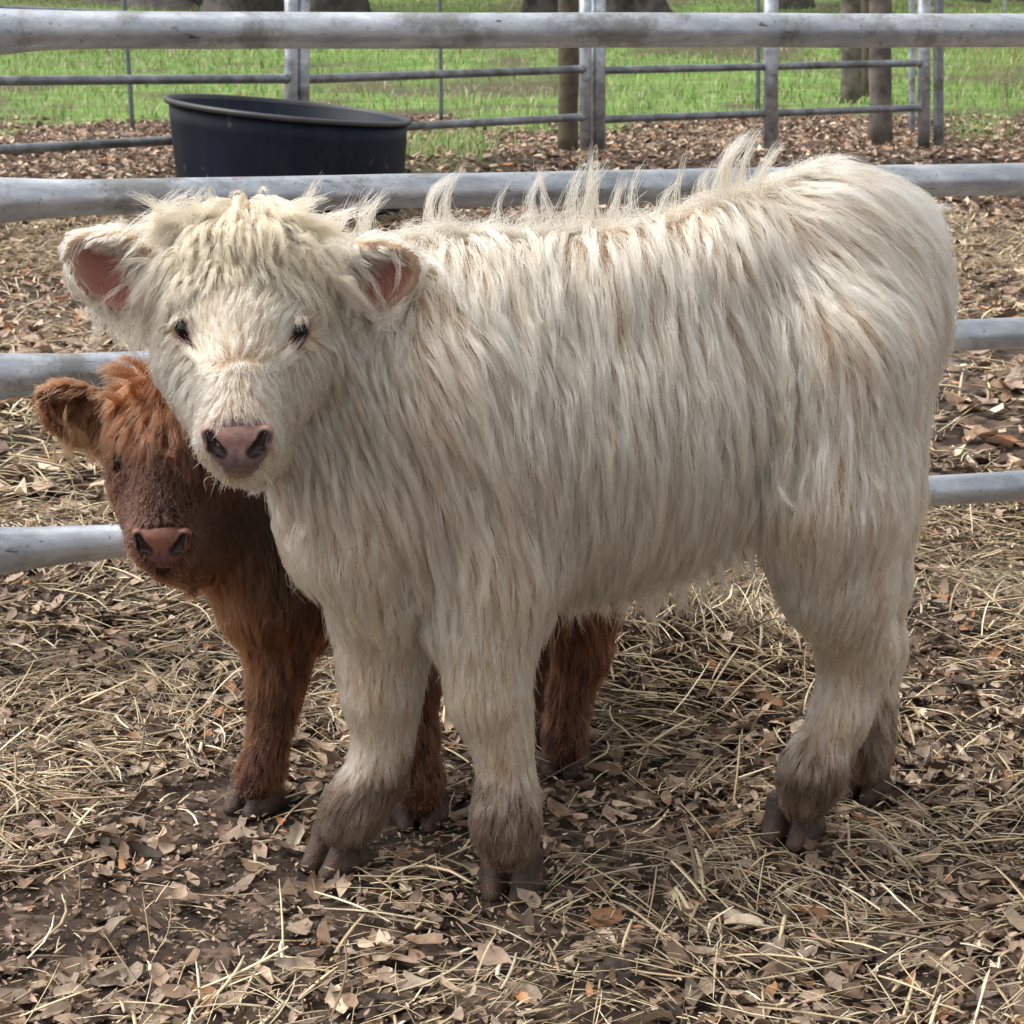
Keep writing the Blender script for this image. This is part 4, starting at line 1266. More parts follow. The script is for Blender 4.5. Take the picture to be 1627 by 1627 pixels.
#         px    py    d     dx    dy    dd    len  th  curl lift
WC = mk_ctrl([
    (620, 400, 2.03, 0.25, 1, -0.3, 8, 2.0, 0.35, .35), (700, 400, 2.03, 0.15, 1, -0.4, 8, 2.2, 0.35, .3),
    (800, 385, 2.00, 0.0, 1, -0.4, 9, 2.2, 0.35, .3), (950, 385, 2.04, 0.05, 1, -0.4, 9, 2.2, 0.35, .3),
    (1080, 365, 2.08, 0.1, 1, -0.4, 9, 2.2, 0.4, .3), (1180, 330, 2.10, 0.35, 1, -0.3, 10, 2.0, 0.35, .3),
    (1280, 310, 2.13, 0.9, .55, -0.2, 11, 1.8, 0.25, .3), (1400, 310, 2.18, 0.9, .55, -0.1, 10, 1.8, 0.25, .3), (1475, 360, 2.2, 0.45, 1, 0, 9, 1.8, 0.3, .3),
    (700, 370, 2.15, 0.1, 1, 0.5, 8, 2, 0.3, .3), (1000, 340, 2.18, 0.1, 1, 0.5, 9, 2, 0.3, .3), (1300, 280, 2.25, 0.5, 1, 0.4, 9, 2, 0.3, .3),
    (800, 600, 1.94, 0.1, 1, 0, 9, 2.4, 0.17, .2), (950, 600, 1.96, 0.05, 1, 0, 10, 2.4, 0.17, .2), (1100, 600, 2.00, 0.04, 1, 0, 10, 2.4, 0.17, .2),
    (870, 800, 1.95, 0.04, 1, 0, 10, 2.2, 0.17, .2), (1000, 820, 2.0, 0.0, 1, 0, 10, 2.2, 0.17, .25), (1150, 800, 2.03, 0.0, 1, 0, 9, 2.2, 0.17, .2),
    (900, 910, 2.05, 0.0, 1, 0, 6.5, 2.0, 0.3, .2), (1050, 900, 2.08, 0.0, 1, 0, 6.5, 2.0, 0.3, .2), (1170, 860, 2.08, 0.0, 1, 0, 4.5, 2.0, 0.3, .2),
    (1220, 450, 2.04, 0.35, 1, 0, 9, 2.0, 0.3, .2), (1350, 430, 2.06, 0.75, 1, 0, 9, 1.9, 0.3, .2), (1450, 450, 2.12, 0.45, 1, 0, 9, 1.8, 0.3, .2),
    (1250, 620, 2.04, 0.12, 1, 0, 9, 2.0, 0.3, .2), (1400, 620, 2.06, 0.15, 1, 0, 8, 1.8, 0.3, .2), (1490, 560, 2.18, -0.1, 1, 0, 8, 1.2, 0.2, .2),
    (1330, 760, 2.02, 0.02, 1, 0, 7.5, 1.8, 0.3, .2), (1240, 800, 2.04, 0.0, 1, 0, 7, 1.8, 0.3, .2), (1430, 780, 2.12, 0.0, 1, 0, 6, 1.4, 0.25, .2),
    (1320, 920, 2.04, -0.25, 1, 0, 4.5, 1.2, 0.25, .3), (1400, 960, 2.10, 0.05, 1, 0, 4, 1.2, 0.25, .3), (1430, 1040, 2.15, 0.25, 1, 0, 3.5, 1.2, 0.3, .4),
    (1340, 1060, 2.08, 0.05, 1, 0, 3.2, 1.0, 0.2, .3), (1320, 1170, 2.08, -0.05, 1, 0, 3.0, 1.0, 0.2, .35), (1280, 1260, 2.08, -0.1, 1, 0, 3.0, 1.1, 0.25, .4), (1278, 1300, 2.08, -0.1, 1, 0, 2.6, 1.0, 0.2, .4),
    (1400, 1150, 2.23, 0.05, 1, 0, 2.8, 1.0, 0.2, .35), (1385, 1230, 2.22, 0, 1, 0, 2.6, 1.0, 0.2, .4),
    (620, 500, 1.98, 0.6, 1, 0, 7, 2.2, 0.35, .25), (700, 540, 1.95, 0.6, 1, 0, 9, 2.3, 0.3, .2), (600, 620, 1.97, 0.5, 1, 0, 8, 2.3, 0.3, .2), (720, 660, 1.94, 0.5, 1, 0, 9, 2.3, 0.3, .2),
    (560, 720, 1.96, 0.35, 1, 0, 8, 2.4, 0.3, .2), (660, 760, 1.95, 0.32, 1, 0, 9, 2.4, 0.3, .2), (790, 780, 1.93, 0.3, 1, 0, 8, 2.2, 0.35, .25), (480, 760, 1.93, 0.15, 1, 0, 7, 2.3, 0.3, .25),
    (470, 850, 1.95, 0.12, 1, 0, 6.5, 2.3, 0.3, .3), (560, 880, 1.95, 0.15, 1, 0, 7, 2.2, 0.3, .2), (520, 950, 1.97, 0.15, 1, 0, 5, 1.8, 0.3, .25), (640, 920, 1.98, 0.1, 1, 0, 5.5, 1.8, 0.3, .2),
    (740, 900, 1.92, 0.1, 1, 0, 6.5, 1.8, 0.3, .2), (850, 900, 1.94, 0.0, 1, 0, 6, 1.8, 0.3, .2), (780, 990, 1.93, 0.0, 1, 0, 4, 1.1, 0.25, .25), (610, 1020, 2.01, 0.0, 1, 0, 3.6, 1.1, 0.25, .25),
    (775, 1110, 1.93, 0.1, 1, 0, 3.2, 1.1, 0.25, .35), (600, 1110, 2.01, 0.0, 1, 0, 3.2, 1.1, 0.25, .35), (800, 1200, 1.93, 0.0, 1, 0, 2.8, 1.0, 0.2, .35), (600, 1200, 2.0, -0.1, 1, 0, 2.8, 1.0, 0.2, .35),
    (805, 1300, 1.93, 0.0, 1, 0, 3.0, 1.2, 0.25, .4), (575, 1280, 2.0, -0.4, 1, 0, 3.0, 1.2, 0.25, .4), (808, 1360, 1.93, 0.0, 1, 0, 2.6, 1.0, 0.2, .35), (545, 1335, 2.0, -0.3, 1, 0, 2.4, 1.0, 0.2, .35),
    # head
    (392, 372, 1.94, 0.1, .6, -1, 5, 2.0, 0.9, .5), (340, 380, 1.95, -0.9, .6, -.6, 6, 2.2, 0.95, .5), (450, 380, 1.95, 1, .6, -.5, 7, 2.0, 0.6, .4),
    (290, 400, 1.95, -0.9, .8, -.3, 7.5, 2.2, 0.7, .45), (510, 400, 1.96, 0.9, .8, -.3, 8, 2.0, 0.5, .4),
    (330, 430, 1.91, -0.4, 1, -.3, 3.6, 1.8, 1.0, .5), (440, 425, 1.91, 0.9, .6, -.3, 5, 1.6, 0.5, .4), (390, 415, 1.90, 0.25, 1, -.4, 3.2, 1.8, 1.0, .5), (390, 455, 1.88, 0.2, -.6, -.2, 2.6, 0.8, 0.4, .3), (500, 450, 1.92, 0.9, .7, -.1, 6.5, 1.5, 0.4, .35),
    (285, 460, 1.93, -0.5, 1, -.2, 5, 1.6, 0.6, .35), (530, 470, 1.95, 0.4, 1, 0, 5, 1.4, 0.4, .3),
    (380, 500, 1.86, 0.1, -1, -.1, 3.2, 0.9, 0.2, .3), (430, 500, 1.87, 0.7, -.8, 0, 4, 0.9, 0.15, .25), (470, 490, 1.90, 1, -.35, 0, 4.5, 1.0, 0.15, .25), (330, 500, 1.88, -0.35, -1, 0, 3, 0.8, 0.2, .25),
    (400, 560, 1.84, 0.3, -1, 0, 3.2, 0.8, 0.1, .2), (360, 560, 1.84, -0.3, -1, 0, 3.0, 0.8, 0.1, .2),
    (385, 585, 1.82, 0.0, 1, 0, 1.6, 0.8, 0.15, .25), (350, 600, 1.84, -0.7, 1, 0, 3.0, 0.9, 0.15, .25), (420, 600, 1.84, 0.6, 1, 0, 3.0, 0.9, 0.15, .25),
    (381, 655, 1.80, 0.05, 1, 0, 1.4, 0.5, 0.1, .2), (345, 655, 1.82, -0.7, .9, 0, 2.4, 0.7, 0.15, .3), (415, 655, 1.82, 0.7, .9, 0, 2.4, 0.7, 0.15, .3),
    (290, 590, 1.89, -0.6, 1, 0, 3.6, 1.2, 0.25, .35), (270, 640, 1.91, -0.6, 1, 0.1, 4.5, 1.5, 0.3, .4), (480, 590, 1.89, 0.35, 1, 0, 3.6, 1.2, 0.2, .3), (500, 640, 1.92, 0.35, 1, 0.1, 4.5, 1.5, 0.25, .35),
    (262, 560, 1.93, -0.5, 1, 0.1, 4.5, 1.5, 0.3, .35), (520, 560, 1.95, 0.4, 1, 0.1, 4.5, 1.5, 0.3, .3),
    (318, 700, 1.86, -0.7, 1, 0, 2.4, 0.8, 0.2, .4), (440, 700, 1.86, 0.6, 1, 0, 2.6, 0.8, 0.2, .35), (340, 735, 1.84, -0.5, 1, 0, 2.2, 0.7, 0.2, .4), (420, 735, 1.84, 0.4, 1, 0, 2.2, 0.7, 0.2, .35),
    (380, 760, 1.83, 0.0, 1, 0.1, 1.0, 0.7, 0.2, .35), (350, 760, 1.87, -0.2, 1, 0.2, 2.6, 0.9, 0.25, .35), (430, 760, 1.90, 0.2, 1, 0.2, 4.5, 1.6, 0.25, .3),
    # ears
    (175, 400, 1.95, -1, .1, 0, 2.4, 0.6, 0.3, .35), (125, 400, 1.93, -.9, .6, 0, 1.6, 0.5, 0.2, .3), (130, 440, 1.93, -0.3, 1, 0, 3.0, 0.8, 0.4, .3), (165, 475, 1.93, -0.1, 1, 0, 4.5, 1.0, 0.45, .3),
    (215, 490, 1.94, 0.0, 1, 0, 5.0, 1.2, 0.35, .25), (240, 440, 1.94, -0.3, 1, -.2, 3.5, 1.0, 0.4, .4), (170, 430, 1.925, -.3, 1, -.3, 1.6, 0.5, 0.3, .4),
    (610, 400, 1.96, 1, .2, 0, 1.8, 0.5, 0.2, .3), (655, 420, 1.94, .5, 1, 0, 1.4, 0.4, 0.2, .3), (630, 465, 1.94, -.1, 1, 0, 3.0, 0.8, 0.3, .3), (590, 490, 1.95, 0, 1, 0, 4.5, 1.0, 0.3, .3),
    (550, 440, 1.95, .1, 1, -.2, 4.5, 1.0, 0.3, .4), (605, 440, 1.935, .1, 1, -.3, 1.5, 0.5, 0.3, .4),
])

HEADC = P(385, 540, 1.92)
def w_weight(p):
    w = 1 + 3.0 * (np.linalg.norm(p - HEADC, axis=1) < 0.17) + 1.2 * (p[:, 2] < 0.36)
    n_away = p[:, 1] - (2.09 + 0.353 * (p[:, 0] - 0.1))
    return w * np.where(n_away > 0.05, 0.45, 1.0)

def T(a, b, c, n, s):
    return (P(*a), P(*b), P(*c), n, s)
TW = [T((510, 350, 2.03), (490, 310, 2.01), (505, 288, 2.0), 60, .006), T((520, 355, 2.03), (560, 345, 2.0), (560, 318, 2.0), 30, .007),
      T((575, 355, 2.03), (585, 315, 2.01), (612, 305, 2.0), 50, .006), T((610, 365, 2.03), (560, 330, 2.0), (590, 306, 2.0), 25, .007),
      T((700, 365, 2.06), (670, 300, 2.05), (722, 280, 2.04), 60, .005), T((715, 365, 2.06), (700, 320, 2.04), (735, 262, 2.04), 25, .005), T((735, 362, 2.06), (705, 325, 2.04), (720, 290, 2.04), 30, .006),
      T((805, 365, 2.07), (790, 330, 2.06), (805, 295, 2.06), 15, .004), T((760, 365, 2.07), (790, 350, 2.05), (785, 330, 2.05), 20, .005),
      T((850, 350, 2.08), (835, 300, 2.06), (862, 275, 2.06), 35, .005), T((880, 355, 2.08), (870, 290, 2.06), (855, 268, 2.06), 30, .005), T((905, 355, 2.08), (910, 300, 2.06), (925, 265, 2.06), 50, .007),
      T((925, 355, 2.08), (945, 300, 2.06), (943, 245, 2.06), 55, .007), T((945, 350, 2.08), (940, 290, 2.06), (955, 262, 2.06), 35, .006), T((975, 350, 2.08), (985, 310, 2.07), (992, 282, 2.06), 40, .006),
      T((1010, 345, 2.09), (1005, 300, 2.08), (1020, 262, 2.08), 20, .005), T((1065, 330, 2.10), (1080, 290, 2.08), (1090, 240, 2.08), 18, .004), T((1040, 338, 2.1), (1050, 310, 2.08), (1080, 285, 2.08), 25, .006),
      T((1140, 300, 2.11), (1140, 240, 2.10), (1192, 212, 2.09), 70, .006), T((1160, 300, 2.11), (1150, 250, 2.10), (1180, 222, 2.09), 60, .006), T((1180, 295, 2.12), (1175, 255, 2.10), (1205, 215, 2.09), 50, .006),
      T((1200, 290, 2.12), (1210, 260, 2.10), (1240, 228, 2.10), 50, .006), T((1120, 310, 2.11), (1115, 280, 2.10), (1130, 262, 2.09), 40, .006),
      T((240, 370, 1.95), (250, 330, 1.94), (300, 305, 1.93), 60, .010), T((255, 360, 1.95), (215, 345, 1.94), (190, 352, 1.94), 50, .010), T((300, 345, 1.95), (290, 310, 1.94), (320, 300, 1.94), 40, .008),
      T((345, 340, 1.95), (330, 315, 1.95), (330, 290, 1.95), 18, .006), T((240, 400, 1.95), (200, 385, 1.94), (190, 400, 1.93), 40, .008),
      T((225, 490, 1.93), (200, 545, 1.92), (215, 560, 1.92), 120, .012), T((175, 480, 1.93), (135, 490, 1.92), (150, 505, 1.92), 70, .007), T((200, 480, 1.93), (165, 520, 1.92), (200, 550, 1.92), 90, .009),
      T((545, 430, 1.94), (560, 460, 1.92), (552, 500, 1.92), 45, .005), T((585, 435, 1.94), (615, 450, 1.92), (612, 490, 1.92), 20, .004), T((605, 435, 1.94), (630, 445, 1.925), (625, 470, 1.925), 12, .003),
      T((215, 430, 1.93), (190, 450, 1.91), (160, 480, 1.91), 20, .005), T((225, 420, 1.93), (215, 450, 1.91), (205, 490, 1.91), 35, .006),
      T((1490, 290, 2.20), (1500, 310, 2.20), (1512, 330, 2.20), 30, .008), T((1470, 560, 2.18), (1505, 540, 2.18), (1520, 520, 2.18), 12, .005),
      T((1500, 560, 2.2), (1512, 580, 2.19), (1530, 578, 2.19), 14, .004), T((1240, 740, 2.01), (1225, 780, 1.99), (1265, 810, 1.98), 40, .005),
      T((1080, 930, 2.08), (1078, 960, 2.07), (1075, 985, 2.07), 25, .004)]
_r = random.Random(12)
for _ in range(95):
    fx = _r.uniform(-1, 1)
    rx, ry = 392 + fx * 130, 372 + abs(fx) * 45 + _r.uniform(-20, 45)
    ox = fx * _r.uniform(20, 70) + _r.uniform(-38, 38)
    oy = _r.uniform(12, 72)
    TW.append((P(rx, ry, 1.93), P(rx + ox * 0.5 + _r.uniform(-25, 25), ry - _r.uniform(5, 38), 1.905 - _r.uniform(0, 0.02)),
               P(rx + ox, ry + oy, 1.885 + 0.03 * abs(fx) + _r.uniform(-0.01, 0.01)), _r.randint(18, 50), _r.uniform(0.0025, 0.006)))
for _ in range(75):       # ragged belly fringe
    rx = _r.uniform(850, 1200)
    ry = 925 - max(0, rx - 1060) * 0.45
    TW.append((P(rx, ry, 2.03), P(rx + _r.uniform(-8, 8), ry + 25, 2.03), P(rx + _r.uniform(-15, 20), ry + _r.uniform(25, 78), 2.035), _r.randint(10, 34), _r.uniform(0.005, 0.010)))
for _ in range(150):      # soft fuzz along the spine
    rx = _r.uniform(620, 1320)
    ry = 378 - max(0, rx - 950) * 0.30
    dd_ = 2.06 + (rx - 700) * 0.00018
    TW.append((P(rx, ry, dd_), P(rx + _r.uniform(-14, 14), ry - _r.uniform(8, 20), dd_ - 0.01), P(rx + _r.uniform(-15, 35), ry - _r.uniform(4, 26), dd_ - 0.03), _r.randint(10, 30), _r.uniform(0.008, 0.016)))
for _ in range(60):       # wisps along the spine
    rx = _r.uniform(620, 1290)
    ry = 372 - max(0, rx - 950) * 0.30
    dd_ = 2.06 + (rx - 700) * 0.00018
    TW.append((P(rx, ry, dd_), P(rx + _r.uniform(-40, 10), ry - _r.uniform(8, 30), dd_ - 0.02), P(rx + _r.uniform(-20, 60), ry - _r.uniform(-5, 42), dd_ - 0.04), _r.randint(5, 16), _r.uniform(0.005, 0.012)))
TW[:26] = [(a, b + np.array([-0.008, 0, 0]), c, n, s_ * 1.3) for (a, b, c, n, s_) in TW[:26]]
for _ in range(70):       # the shaggy crown of the head, spilling to both sides
    sg = _r.choice((-1, -1, 1))
    rx, ry = 392 + sg * _r.uniform(20, 125), _r.uniform(335, 390)
    L_ = _r.uniform(25, 75)
    TW.append((P(rx, ry, 1.945), P(rx + sg * L_ * 0.5 + _r.uniform(-15, 15), ry - _r.uniform(15, 40), 1.93), P(rx + sg * L_ + _r.uniform(-15, 15), ry + _r.uniform(-28, 40), 1.92), _r.randint(14, 40), _r.uniform(0.004, 0.010)))
for _ in range(40):       # long fringe under the ears
    sg = _r.choice((-1, -1, 1))
    rx = _r.uniform(150, 245) if sg < 0 else _r.uniform(555, 625)
    ry = _r.uniform(455, 490)
    TW.append((P(rx, ry, 1.94), P(rx + _r.uniform(-12, 12), ry + 30, 1.925), P(rx + _r.uniform(-18, 22), ry + _r.uniform(35, 85 if sg < 0 else 60), 1.925), _r.randint(20, 45), _r.uniform(0.004, 0.009)))
for sg, E_ in ((-1, (291, 508)), (1, (475, 511))):      # brow hair shading the eyes
    for q in range(9):
        ex = E_[0] + _r.uniform(-16, 14); ey = E_[1] - _r.uniform(2, 12)
        TW.append((P(ex, ey, 1.89), P(ex + sg * 4, ey - 4, 1.868), P(ex + sg * _r.uniform(4, 16), ey + _r.uniform(6, 17), 1.864), _r.randint(5, 12), 0.0022))
for q in range(110):     # hair rising from the whorl on the nose bridge
    fx = _r.uniform(-1, 1)
    ex = 386 + fx * 72; ey = 607 - abs(fx) * 22 + _r.uniform(-6, 8)
    TW.append((P(ex, ey, 1.84), P(ex + fx * 8, ey - 16, 1.822 + 0.025 * abs(fx)), P(ex + fx * _r.uniform(10, 34) + _r.uniform(-6, 6), ey - _r.uniform(26, 46), 1.838 + 0.03 * abs(fx)), _r.randint(14, 30), 0.0034))
for q in range(14):      # chin whiskers
    ex = 379 + _r.uniform(-38, 38)
    TW.append((P(ex, 745, 1.82), P(ex + (ex - 379) * 0.5, 765, 1.80), P(ex + (ex - 379) * 0.9 + _r.uniform(-8, 8), 778 + _r.uniform(0, 22), 1.80), 1, 0.001))
bald_w = [(EYE_L, 0.0125), (EYE_L * 0.4 + COR_L * 0.6, 0.0085), (EYE_R, 0.0125), (EYE_R * 0.4 + COR_R * 0.6, 0.0085),
          (NOSE_C, 0.0275), (P(350, 690, 1.80), 0.0125), (P(408, 690, 1.80), 0.0125), (P(379, 745, 1.81), 0.0160)]
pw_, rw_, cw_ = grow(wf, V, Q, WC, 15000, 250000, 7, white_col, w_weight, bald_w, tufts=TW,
    clear=[(EYE_L, EYE_L + np.array([-0.006, -0.045, 0.002]), 0.0085), (COR_L * 0.75 + EYE_L * 0.25, COR_L + np.array([0, -0.03, 0]), 0.0050),
           (EYE_R, EYE_R + np.array([0.006, -0.045, 0.002]), 0.0085), (COR_R * 0.75 + EYE_R * 0.25, COR_R + np.array([0, -0.03, 0]), 0.0050)])
ear_in = np.zeros(len(pw_), bool)
rg = np.random.default_rng(9)
for (q, r_) in EARIN:
    ear_in |= (np.linalg.norm(pw_[:, 0] - q, axis=1) < r_ * 0.80) & (rg.random(len(pw_)) < 0.97) & (np.arange(len(pw_)) < len(pw_) - 2000)
pw_, rw_, cw_ = pw_[~ear_in], rw_[~ear_in], cw_[~ear_in]
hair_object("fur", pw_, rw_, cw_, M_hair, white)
del pw_, rw_, cw_

# ------------------------------------------------------------------ the brown calf
bf = Field((-0.62, 1.90, -0.01), (0.26, 2.66, 0.70), 0.0058)
BAX = norm(np.array([0.93, 0.37, 0.0])); BL = np.array([-BAX[1], BAX[0], 0]); BR = np.stack([BAX, BL, UPV])
bf.ell(P(560, 850, 2.30), (0.13, 0.090, 0.125), BR, 0.05)
bf.ell(P(720, 860, 2.36), (0.17, 0.095, 0.120), BR, 0.05)
bf.ell(P(880, 820, 2.42), (0.12, 0.090, 0.120), BR, 0.05)
bf.chain([(P(300, 720, 2.19), 0.062), (P(390, 770, 2.24), 0.075), (P(480, 830, 2.27), 0.095)], 0.05)
bf.chain([(P(370, 860, 2.20), 0.042), (P(430, 930, 2.22), 0.065)], 0.04)
# legs
bf.chain([(P(470, 880, 2.25), 0.0570), (P(450, 980, 2.235), 0.0361), (P(443, 1060, 2.225), 0.0271), (P(436, 1110, 2.222), 0.0238), (P(428, 1170, 2.218), 0.0176),
          (P(415, 1225, 2.215), 0.0201), (P(408, 1252, 2.213), 0.0193)], 0.03)
bf.chain([(P(610, 880, 2.22), 0.0506), (P(640, 1000, 2.19), 0.0312), (P(655, 1090, 2.175), 0.0246), (P(662, 1170, 2.168), 0.0176), (P(668, 1240, 2.163), 0.0197), (P(668, 1275, 2.162), 0.0184)], 0.03)
bf.chain([(P(900, 850, 2.36), 0.0644), (P(925, 960, 2.34), 0.0369), (P(925, 1040, 2.34), 0.0271), (P(905, 1110, 2.335), 0.0193), (P(898, 1165, 2.328), 0.0197), (P(896, 1195, 2.325), 0.0193)], 0.03)
bf.chain([(P(840, 850, 2.47), 0.0644), (P(850, 960, 2.47), 0.0369), (P(850, 1030, 2.48), 0.0271), (P(835, 1100, 2.475), 0.0189), (P(828, 1150, 2.47), 0.0189)], 0.03)
# head
bax = norm(P(258, 850, 2.06) - P(280, 640, 2.17)); bno = norm(np.cross(bax, frt))
if bno[1] > 0: bno = -bno
RB = np.stack([frt, bno, bax])
bf.ell(P(285, 670, 2.17), (0.062, 0.055, 0.065), RB, 0.035)
bf.cone(P(218, 722, 2.145), P(335, 722, 2.145), 0.034, 0.034, 0.03)
bf.cone(P(272, 740, 2.115), P(260, 835, 2.075), 0.044, 0.030, 0.03)
bf.cone(P(215, 780, 2.14), P(235, 850, 2.095), 0.026, 0.020, 0.03)
bf.cone(P(320, 780, 2.14), P(290, 850, 2.100), 0.030, 0.022, 0.03)
bf.ell(P(259, 864, 2.070), (0.0345, 0.027, 0.027), RB, 0.02)
bf.chain([(P(266, 895, 2.090), 0.016), (P(290, 880, 2.13), 0.028), (P(330, 830, 2.18), 0.045)], 0.03)
ear(bf, P(180, 672, 2.16), P(66, 632, 2.15), None, norm(np.array([-0.3, -1.0, 0.05])), 0.032)
ear(bf, P(370, 660, 2.20), P(470, 640, 2.22), None, norm(np.array([0.3, -1.0, 0.05])), 0.028)
BE = on_surface(bf, 190, 735, 1.9, 2.4); BE2 = on_surface(bf, 345, 738, 1.9, 2.4)
BCO = on_surface(bf, 205, 753, 1.9, 2.4); BCO2 = on_surface(bf, 330, 755, 1.9, 2.4)
for c_ in (BE, BE2):
    bf.ell(c_, (0.011, 0.009, 0.012), k=0.006, op='sub')
V2, Q2 = bf.nets()
BNOSE = P(259, 862, 2.046)
BEAR = [(P(125, 655, 2.14), 0.030), (P(95, 640, 2.14), 0.02), (P(155, 670, 2.145), 0.024)]

def brown_col(root, tip, g, rng):
    n = len(root)
    g = np.asarray(g)[:, None]
    a = np.array([0.075, 0.023, 0.009]); b = np.array([0.135, 0.046, 0.017]); d = np.array([0.038, 0.012, 0.006])
    c = np.where(g < 0.4, a, np.where(g < 0.7, b, d)) * (0.8 + 0.4 * rng.random(n))[:, None]
    t = np.exp(-((root - P(225, 620, 2.14)) ** 2).sum(1) / 0.075 ** 2)
    c = c * (1 - t[:, None]) + np.array([0.135, 0.046, 0.018]) * t[:, None]
    t = 0.8 * np.exp(-((root - P(140, 710, 2.15)) ** 2).sum(1) / 0.035 ** 2)
    c = c * (1 - t[:, None]) + np.array([0.30, 0.16, 0.07]) * t[:, None]
    t = 0.75 * np.exp(-((root - P(265, 820, 2.08)) ** 2).sum(1) / 0.065 ** 2)
    c = c * (1 - t[:, None]) + np.array([0.040, 0.012, 0.007]) * t[:, None]
    fc = np.exp(-(((root - P(255, 790, 2.09)) ** 2).sum(1) / 0.085 ** 2) ** 2)[:, None]
    c = c * (1 - fc) + np.array([0.052, 0.0185, 0.011]) * (0.85 + 0.3 * rng.random(n))[:, None] * fc
    nk = 0.97 * np.maximum(np.exp(-((root - P(400, 840, 2.14)) ** 2).sum(1) / 0.070 ** 2), np.exp(-((root - P(450, 900, 2.15)) ** 2).sum(1) / 0.070 ** 2))  # neck shadow painted near black into the coat and hide colour
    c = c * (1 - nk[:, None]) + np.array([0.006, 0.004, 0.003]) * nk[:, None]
    t = 0.5 * np.exp(-((root - P(350, 920, 2.18)) ** 2).sum(1) / 0.07 ** 2)
    c = c * (1 - t[:, None]) + np.array([0.20, 0.08, 0.03]) * t[:, None]
    return c

def brown_skin(V):
    rng = np.random.default_rng(3)
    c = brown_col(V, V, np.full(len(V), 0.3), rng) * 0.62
    for (q, r_) in BEAR:
        w = smooth01((r_ - np.linalg.norm(V - q, axis=1)) / 0.015)
        c = c * (1 - w[:, None]) + np.array([0.06, 0.022, 0.015]) * w[:, None]
    return c

brown = empty("highland_calf", (-0.1, 2.25, 0), "small reddish brown calf peeking out from behind the cream white calf", "calf")
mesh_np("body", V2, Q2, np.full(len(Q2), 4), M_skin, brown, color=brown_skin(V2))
nose(brown, P(259, 861, 2.055), 0.90, (np.array([0.17, 0.062, 0.042]), np.array([0.13, 0.055, 0.045])), RN, 0)
eye(brown, BE, 0.0112, (-0.75, -1.0, 0.0), M_lid_dark, BCO)
eye(brown, BE2, 0.0112, (0.7, -1.0, 0.0), M_lid_dark, BCO2)
for (px, py, yaw, s_) in ((378, 1297, 0.6, 1.05), (662, 1322, 0.1, 1.0), (888, 1237, 0.3, 1.0), (812, 1195, 0.3, 1.0)):
    hoof(brown, px, py, yaw, s_)

BC = mk_ctrl([
    (285, 600, 2.15, -.4, 1, -.8, 6, 2.2, 1.0, .6), (240, 610, 2.15, -.9, 1, -.5, 6, 2.2, 1.0, .6), (215, 650, 2.13, -.5, 1, -.4, 5, 2.0, 1.0, .55), (250, 660, 2.11, -.3, 1, -.4, 5.5, 2.0, 1.0, .55),
    (290, 680, 2.11, .1, 1, -.4, 5, 2.0, 1.0, .5), (240, 720, 2.10, -.2, 1, -.1, 2.2, 0.8, 0.4, .3), (265, 770, 2.08, 0, 1, 0, 1.2, 0.4, 0.15, .2), (205, 780, 2.12, -.5, 1, 0, 1.8, 0.6, 0.2, .35),
    (180, 710, 2.14, -.4, 1, 0, 2.0, 0.6, 0.2, .3), (230, 840, 2.08, -.5, .9, 0, 1.0, 0.35, 0.1, .3), (300, 830, 2.09, .5, 1, 0, 1.6, 0.5, 0.2, .3), (262, 820, 2.06, 0, 1, 0, 0.9, 0.3, 0.1, .2),
    (270, 905, 2.09, 0, 1, 0.1, 1.2, 0.5, 0.2, .3), (330, 850, 2.13, .3, 1, 0, 3, 1.0, 0.3, .3), (350, 760, 2.14, .4, 1, 0, 3, 1.0, 0.3, .3),
    (110, 610, 2.16, -1, .1, 0, 1.8, 0.5, 0.2, .3), (70, 630, 2.15, -1, .5, 0, 1.4, 0.4, 0.2, .3), (90, 670, 2.15, -.2, 1, 0, 3.0, 0.8, 0.4, .3), (140, 700, 2.15, 0, 1, 0, 4.5, 1.0, 0.4, .3), (120, 650, 2.14, 0, 1, -.3, 1.2, 0.4, 0.3, .4),
    (350, 880, 2.17, .2, 1, 0, 5.5, 1.8, 0.4, .35), (400, 900, 2.17, .1, 1, 0, 6, 2.0, 0.4, .3), (380, 960, 2.18, .15, 1, 0, 5.5, 1.6, 0.4, .35), (450, 950, 2.18, .0, 1, 0, 5, 1.4, 0.4, .3), (520, 950, 2.25, .0, 1, 0, 4.5, 1.4, 0.4, .3),
    (445, 1040, 2.19, 0, 1, 0, 3.6, 1.0, 0.35, .35), (430, 1130, 2.19, -.05, 1, 0, 2.6, 0.8, 0.3, .35), (420, 1210, 2.19, -.2, 1, 0, 2.8, 0.9, 0.3, .4), (408, 1250, 2.19, -.1, 1, 0, 2.0, 0.8, 0.3, .35),
    (660, 1100, 2.14, 0, 1, 0, 2.8, 0.9, 0.3, .35), (668, 1240, 2.13, 0, 1, 0, 2.4, 0.8, 0.3, .35), (930, 960, 2.29, .1, 1, 0, 4.5, 1.2, 0.35, .35), (920, 1050, 2.3, .0, 1, 0, 3.4, 1.0, 0.35, .35), (900, 1130, 2.3, -.1, 1, 0, 2.8, 0.9, 0.3, .35), (895, 1190, 2.29, -.1, 1, 0, 2.4, 0.8, 0.3, .35),
    (700, 850, 2.26, .1, 1, 0, 5, 1.6, 0.4, .3), (750, 720, 2.36, .1, 1, 0, 5, 1.6, 0.4, .3)])
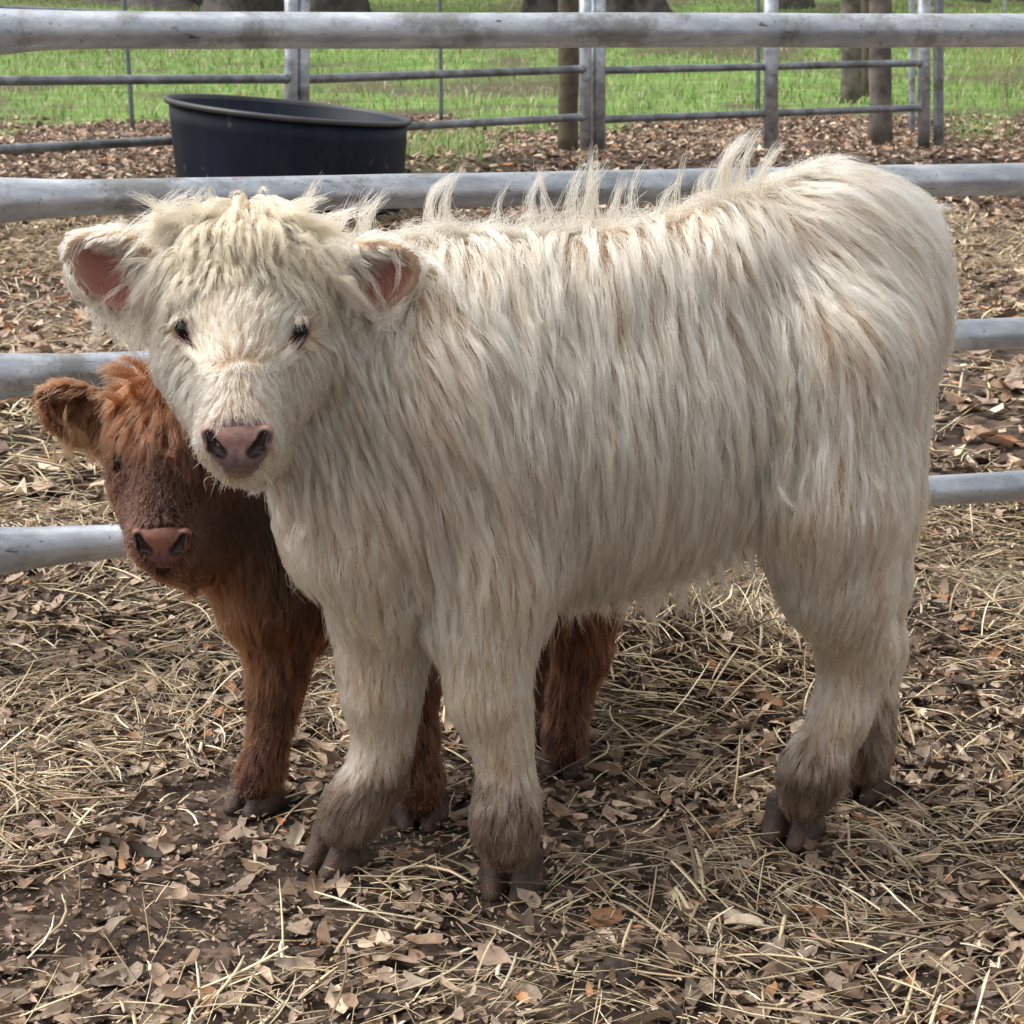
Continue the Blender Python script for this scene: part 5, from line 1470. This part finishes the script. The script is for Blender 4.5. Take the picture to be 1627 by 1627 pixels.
def b_weight(p):
    w = 1 + 4.0 * (np.linalg.norm(p - P(240, 750, 2.11), axis=1) < 0.15) + 2.0 * (p[:, 2] < 0.30) + 1.5 * (np.linalg.norm(p - P(120, 660, 2.14), axis=1) < 0.06)
    hid = (p[:, 0] > -0.22) & (p[:, 2] > 0.30)
    return w * np.where(hid, 0.25, 1.0)
TB = [T((230, 610, 2.13), (190, 560, 2.12), (150, 590, 2.11), 60, .006), T((240, 610, 2.13), (180, 575, 2.11), (165, 600, 2.11), 50, .006), T((250, 600, 2.13), (205, 545, 2.11), (185, 575, 2.11), 60, .007),
      T((215, 640, 2.12), (185, 600, 2.10), (230, 598, 2.09), 60, .004), T((230, 640, 2.12), (270, 620, 2.09), (240, 590, 2.08), 60, .004), T((200, 650, 2.12), (165, 610, 2.11), (150, 630, 2.11), 50, .006),
      T((240, 650, 2.11), (215, 690, 2.08), (245, 700, 2.07), 70, .006), T((220, 660, 2.11), (200, 700, 2.09), (215, 720, 2.08), 60, .006), T((260, 670, 2.10), (245, 720, 2.07), (275, 720, 2.06), 60, .006),
      T((150, 690, 2.14), (130, 720, 2.13), (150, 735, 2.13), 110, .009), T((120, 690, 2.14), (95, 710, 2.13), (115, 728, 2.13), 80, .008), T((110, 640, 2.15), (100, 660, 2.12), (105, 690, 2.12), 14, .003)]
bald_b = [(BE, 0.0105), (BCO, 0.006), (BE2, 0.0105), (BNOSE, 0.0245), (P(232, 850, 2.05), 0.011), (P(287, 850, 2.05), 0.011), (P(260, 897, 2.06), 0.013)]
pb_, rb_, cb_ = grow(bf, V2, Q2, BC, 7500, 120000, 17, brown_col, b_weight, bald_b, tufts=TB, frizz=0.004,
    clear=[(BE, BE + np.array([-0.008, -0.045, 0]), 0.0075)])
e_in = np.zeros(len(pb_), bool)
for (q, r_) in BEAR:
    e_in |= (np.linalg.norm(pb_[:, 0] - q, axis=1) < r_ * 0.85) & (rg.random(len(pb_)) < 0.93) & (np.arange(len(pb_)) < len(pb_) - 750)
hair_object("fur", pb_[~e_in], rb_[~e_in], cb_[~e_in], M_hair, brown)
